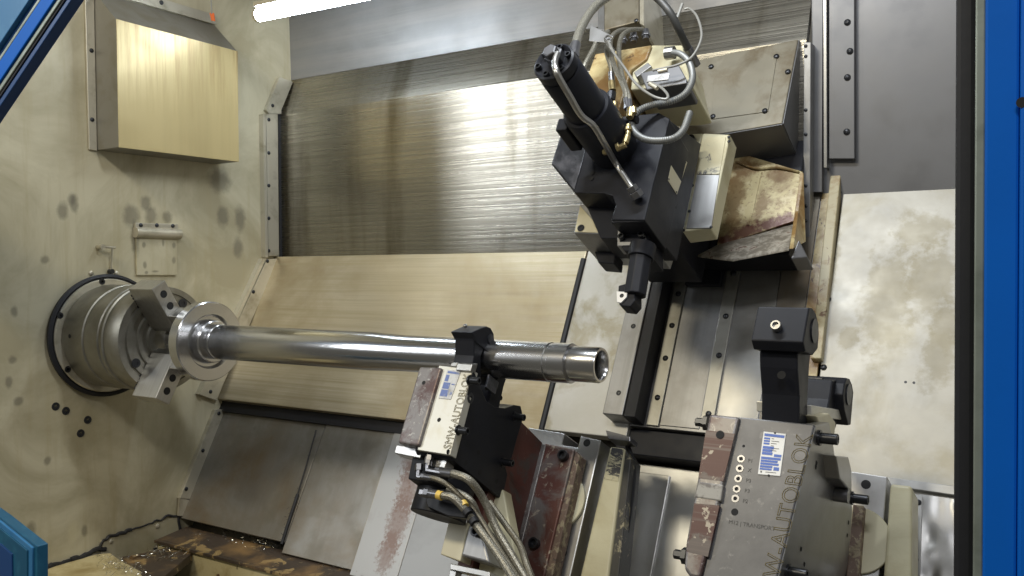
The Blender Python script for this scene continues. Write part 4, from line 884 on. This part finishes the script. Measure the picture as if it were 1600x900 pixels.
G2 = 'hoses and cables of the tool post'
def h2(label, px, r, m, **k): return hose(label, px, r, m, group=G2, **k)
h2('silver braided hose arching from beside the cylinder cap out of the top of the picture', [(896, 84, .45), (900, 68, .43), (907, 46, .39), (922, 20, .34), (940, 2, .30), (968, -14, .24), (1000, -22, .2)], .0120, 'braid', ends=(0,), seg=14)
h2('dark hose coming down from the top edge to the cover box', [(1000, -22, .19), (1028, -2, .16), (1047, 20, .14), (1060, 45, .10), (1072, 70, .04), (1084, 94, -.02)], .0115, 'hose_dk', ends=(1,), seg=14)
h2('grey ribbed conduit curving from the manifold gland back to the black block', [(1052, 82, .06), (1064, 85, .08), (1077, 98, .10), (1082, 122, .12), (1072, 145, .13), (1050, 158, .14), (1020, 164, .15), (1000, 172, .16), (986, 188, .16)], .0098, 'conduit', ribs=.006, seg=14)
h2('grey ribbed conduit looping below the clip with an open end pointing up', [(986, 188, .17), (990, 204, .18), (1004, 216, .19), (1025, 220, .2), (1050, 217, .21), (1067, 204, .2), (1078, 176, .18)], .0098, 'conduit', ribs=.006, seg=14)
h2('braided hose arching from the right top fitting, nearest the cream block edge', [(1003, 46, -.04), (985, 47, .02), (971, 58, .06), (967, 85, .09), (972, 118, .12), (982, 150, .14), (984, 168, .15)], .0075, 'braid', ends=(1,))
h2('braided hose arching left of the middle top fitting', [(990, 46, -.04), (968, 48, .03), (955, 60, .07), (955, 85, .10), (962, 108, .12), (976, 140, .14), (980, 166, .15)], .0075, 'braid', ends=(1,))
h2('short braided hose passing behind the cylinder cap', [(950, 50, .1), (936, 60, .14), (926, 80, .16), (914, 102, .18), (908, 120, .18)], .0090, 'braid', ends=())
h2('thin braided hose dropping to the brass valve on the cream block', [(952, 62, .08), (948, 80, .10), (955, 105, .1), (956, 128, .09)], .0078, 'braid_dk', ends=(1,))
h2('thin grey cable looping from the hook past the ribbed conduit', [(950, 64, .17), (960, 84, .17), (975, 105, .17), (995, 132, .17), (1020, 150, .18), (1040, 155, .18), (1043, 148, .17), (1032, 136, .14), (1018, 130, .11)], .0038, 'wire', ends=())
h2('thin white cable looping over the right top corner near the cover box', [(1020, 110, .12), (1035, 107, .12), (1060, 101, .12), (1082, 88, .11), (1096, 58, .10), (1090, 28, .09), (1078, 14, .08), (1070, 14, .08)], .0036, 'wire', ends=())
cp_ = MB().cyl(hitN(1058, 28, .085), hitN(1066, 6, .085), .005, 10).build('cable_stub', 'wire', None, loc=hitN(1058, 28, .085)); tag(cp_, 'short stiff cable end sticking up beside the dark hose', 'cable')
for i, (p, q, lab) in enumerate((((1029, 112), (1043, 109), 'silver ferrule on the upper thin cable by the sensor housing'), ((1015, 131), (1027, 138), 'silver ferrule on the lower thin cable by the sensor housing'))):
    o = MB().cyl(hitN(*p, .125), hitN(*q, .125), .0065, 12).build('cable_ferrule', 'galv', None, loc=hitN(*p, .125)); tag(o, lab, 'ferrule')
# brass fittings
bf = thing('brass_fitting', 'brass elbow run of fittings at the foot of the braided hoses on the black block', 'fitting', hitN(978, 195, .17))
for p, q, r in (((981, 170), (979, 184), .011), ((985, 168), (986, 178), .008), ((977, 195), (976, 212), .0075), ((977, 200), (977, 205), .011), ((976, 212), (972, 224), .009), ((973, 226), (958, 233), .0085), ((963, 229), (958, 231), .012), ((948, 236), (938, 237), .010)):
    MB().cyl(hitN(p[0]+5, p[1], .20), hitN(q[0]+5, q[1], .20), r, 8, False).build('union', 'brass', bf, .001)
MB().cyl(hitN(975, 189, .175), hitN(996, 187, .175), .012, 12).build('hose_clip', 'rubber', bf)
bv = thing('brass_valve', 'small brass valve on the oily cream block beside the cylinder', 'valve', hitN(956, 145, .10))
for p, q, r, m in (((956, 128), (957, 142), .011, 'brass'), ((956, 145), (954, 158), .014, 'bolt'), ((960, 160), (960, 172), .009, 'brass')):
    MB().cyl(hitN(*p, .09), hitN(*q, .09), r, 10, False).build('valve_body' if r > .01 else 'nipple', m, bv, .001)

# ================================================================== COVER BOX, CREAM BOX AND SCOOP
cvn = -.33
cb2 = thing('cover_box', 'stained sheet metal cover box with a screwed hatch at the upper right', 'cover box', hitN(1170, 140, cvn))
q = [(1070, 98), (1247, 61), (1222, 192), (1060, 220)]
MB().prism([hitN(*p, cvn) for p in q], -EN*.29).build('box_body', 'cover', cb2, .003)
pA, pB, pC = hitN(1247, 61, cvn)-EN*.004, hitN(1222, 192, cvn)-EN*.004, hitN(1060, 220, cvn)-EN*.004
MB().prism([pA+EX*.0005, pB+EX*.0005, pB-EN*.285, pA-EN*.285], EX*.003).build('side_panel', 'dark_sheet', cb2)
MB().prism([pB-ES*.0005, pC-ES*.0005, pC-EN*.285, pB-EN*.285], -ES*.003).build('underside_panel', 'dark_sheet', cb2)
hq = [(1116, 103), (1214, 86), (1200, 174), (1112, 186)]
hat = MB().prism([hitN(*p, cvn+.003) for p in hq], -EN*.004).build('hatch', 'cover', cb2, .0008)
for p in ((1111, 104), (1213, 88), (1098, 167), (1114, 182), (1195, 173), (1231, 112)): hw(cb2, 'screw', 'dome', 'bolt', hitN(*p, cvn+.003), EN, .0095)
# edge flange with rivets to the right of it
xe = float(hitN(1247, 61, cvn)[0])
ef = MB().prism([hitY(1256, 66, .90), hitY(1267, 66, .90), hitY(1265, 395, .90), hitY(1254, 395, .90)], V(0, .05, 0)).build('riveted_flange', 'steel_dull', bw, .002)
for y in (72, 88, 172, 210, 290, 322, 345): hw(ef, 'rivet', 'dome', 'bolt', hitY(1259, y, .90), -Y1, .006)

# cream long box under it
cl = thing('cream_box', 'long narrow cream box with worn black top between the black block and the rusty scoop', 'metal box', hitN(1100, 300, -.18))
nb2 = -.16
MB().prism([hitN(*p, nb2) for p in ((1098, 208), (1141, 210), (1110, 356), (1066, 362))], -EN*.07).build('box_body', 'cream', cl, .004)
MB().prism([hitN(*p, nb2+.003) for p in ((1104, 214), (1134, 214), (1124, 272), (1089, 272))], -EN*.006).build('peeling_plate', 'worn_cream', cl, .001)
MB().prism([hitN(*p, nb2+.003) for p in ((1089, 273), (1124, 273), (1111, 356), (1072, 357))], -EN*.006).build('bare_plate', 'steel_dull', cl, .001)
for p in ((1139, 214), (1139, 221), (1068, 360), (1111, 355), (1082, 290), (1077, 330)): hw(cl, 'screw', 'dome', 'bolt', hitN(*p, nb2+.004), EN, .005)
cor = MB().prism([hitN(*p, nb2-.03) for p in ((1066, 210), (1098, 208), (1084, 262), (1060, 240))], -EN*.1).build('corner_lug', 'cream', cl, .004)
hw(cor, 'bolt', 'cap', 'bolt', hitN(1081, 221, nb2-.03), EN, .015)

# scoop
sc = thing('chip_scoop', 'rusty open chip scoop hanging below the stained cover box', 'scoop', hitN(1190, 330, -.4))
n0 = -.47
MB().prism([hitN(*p, n0) for p in ((1146, 236), (1254, 268), (1242, 345), (1120, 385), (1128, 330))], -EN*.012).build('back_panel', 'scoop', sc, .002)
Pa, Pb, Pc, Pd = hitN(1120, 383, n0), hitN(1240, 350, n0), hitN(1233, 388, -.36), hitN(1145, 405, -.36)
MB().prism([Pa, Pb, Pc, Pd, hitN(1090, 398, -.40)], V(0, 0, -.008)).build('lip', 'scoop_lip', sc, .002)
MB().prism([hitN(1250, 270, n0+.002), hitN(1253, 378, n0-.04), hitN(1233, 389, -.36), hitN(1242, 330, n0+.002)], EX*.012).build('side_wing', 'cream_rust', sc, .002)
MB().prism([hitN(1248, 374, -.38), hitN(1262, 402, -.40), hitN(1236, 404, -.38)], -EN*.08).build('foot', 'dark_sheet', sc, .003)
MB().prism([hitN(1187, 268, n0+.003), hitN(1190, 268, n0+.003), hitN(1172, 352, n0+.003), hitN(1168, 352, n0+.003)], -EN*.004).build('fold_line', 'scoop', sc)
MB().tube([hitN(1150, 252, n0+.006), hitN(1180, 263, n0+.006), hitN(1215, 262, n0+.006), hitN(1248, 268, n0+.006)], .004, 6).build('bead', 'scoop', sc)
# dark saddle underside beneath the scoop and block
sd = thing('saddle', 'dark saddle casting in shadow behind the tool slide', 'saddle', S(2.3, .75, -.5))
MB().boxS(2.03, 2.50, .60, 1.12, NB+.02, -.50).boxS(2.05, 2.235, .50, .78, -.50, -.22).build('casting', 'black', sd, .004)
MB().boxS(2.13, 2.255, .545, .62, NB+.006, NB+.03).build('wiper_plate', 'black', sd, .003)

# ================================================================== LAMP AND HANGING TAG
lm = thing('tube_lamp', 'lit white tube lamp at the top left above the hood', 'lamp', V(.34, .5, 1.324))
a, b = hitY(404, 24, .5), hitY(545, -5, .5); b = a+(b-a)*1.35
MB().cyl(a, b, .026, 24).build('tube', 'tube', lm)
MB().cyl(a-EX*.012, a+EX*.004, .028, 24).build('end_cap', 'galv', lm)
MB().prism([a+V(0, -.03, .03), b+V(0, -.03, .03), b+V(0, .03, .03), a+V(0, .03, .03)], V(0, 0, .02)).build('housing', 'galv', lm, .003)
hg = thing('hanging_tag', 'small orange tag hanging on a thin twisted wire at the top left', 'tag', hitY(331, 28, .45))
MB().tube([hitY(329, -30, .45), hitY(330, 5, .45), hitY(331, 22, .45)], .0028, 6).build('wire', 'wire', hg)
MB().prism([hitY(327, 20, .45), hitY(333, 20, .45), hitY(335, 33, .45), hitY(330, 32, .45)], V(0, .006, 0)).build('tag', 'orange', hg, .001)

# ================================================================== FRONT: BLUE DOOR AND FRAME
dr = thing('sliding_door', 'bright blue sliding door with black rubber gasket at the right edge', 'door', hitY(1540, 870, -.9)*V(1, 1, 0)+V(0, 0, -1))
def vb(name, p0, p1, y, d, m, bevel=.002):
    a = hitY(p0, 450, y)[0]; b = hitY(p1, 450, y)[0]
    return MB().box((a, y, -1.0), (b, y+d, 1.9)).build(name, m, dr, bevel)
vb('gasket', 1491, 1524, -.86, .05, 'rubber', .006)
vb('edge_strip', 1522, 1538, -.90, .04, 'edge')
vb('door_panel', 1537, 1591, -.905, .05, 'blue', .003)
vb('door_panel', 1591.5, 1760, -.912, .05, 'blue', .004)
hw(dr, 'latch_slot', 'hole', 'hole', hitY(1597, 160, -.912), -Y1, .006)

def corner(name, label, px, y, mats, loc):
    t = thing(name, label, 'door frame', loc)
    for i, (p, dy, m, nm_) in enumerate(px):
        MB().prism([hitY(*c, y-dy) for c in p], V(0, .03+dy*.5, 0)).build(nm_, m, t, .002)
    return t
def band(a, b): # strip between two parallel diagonals given by their x on the top edge; slope from (0,166)->(111,0)
    k = 166/111
    return [(a+70, -70*k), (b+70, -70*k), (b-(300/k), 300), (a-(300/k), 300)]
corner('window_frame', 'diagonal blue window frame with grey seals at the top left corner', [
    (band(101, 111), .000, 'blue_dk', 'frame_edge'), (band(95, 101), .004, 'rubber', 'seal'), (band(88, 95), .008, 'edge', 'seal_strip'), (band(84, 88), .004, 'rubber', 'seal'),
    (band(63, 84), .014, 'blue', 'frame_bar'), (band(58, 63), .010, 'edge', 'seal_strip'), (band(45, 58), .006, 'blue_dk', 'frame_groove'), (band(-60, 45), .018, 'blue_lt', 'frame_bar')], -.8, None, hitY(40, 40, -.8))
corner('door_corner', 'teal blue chamfered door corner at the bottom left', [
    ([(-60, 765), (0, 808), (58, 854), (58, 980), (-60, 980)], .0, 'teal', 'outer_frame'),
    ([(-60, 775), (0, 815), (50, 856), (50, 980), (-60, 980)], .006, 'blue_lt', 'frame_bar'),
    ([(-60, 785), (0, 826), (42, 860), (42, 980), (-60, 980)], .010, 'teal', 'frame_bar'),
    ([(-60, 812), (0, 850), (18, 866), (20, 980), (-60, 980)], .014, 'blue_dk', 'frame_groove')], -.8, None, hitY(30, 880, -.8))
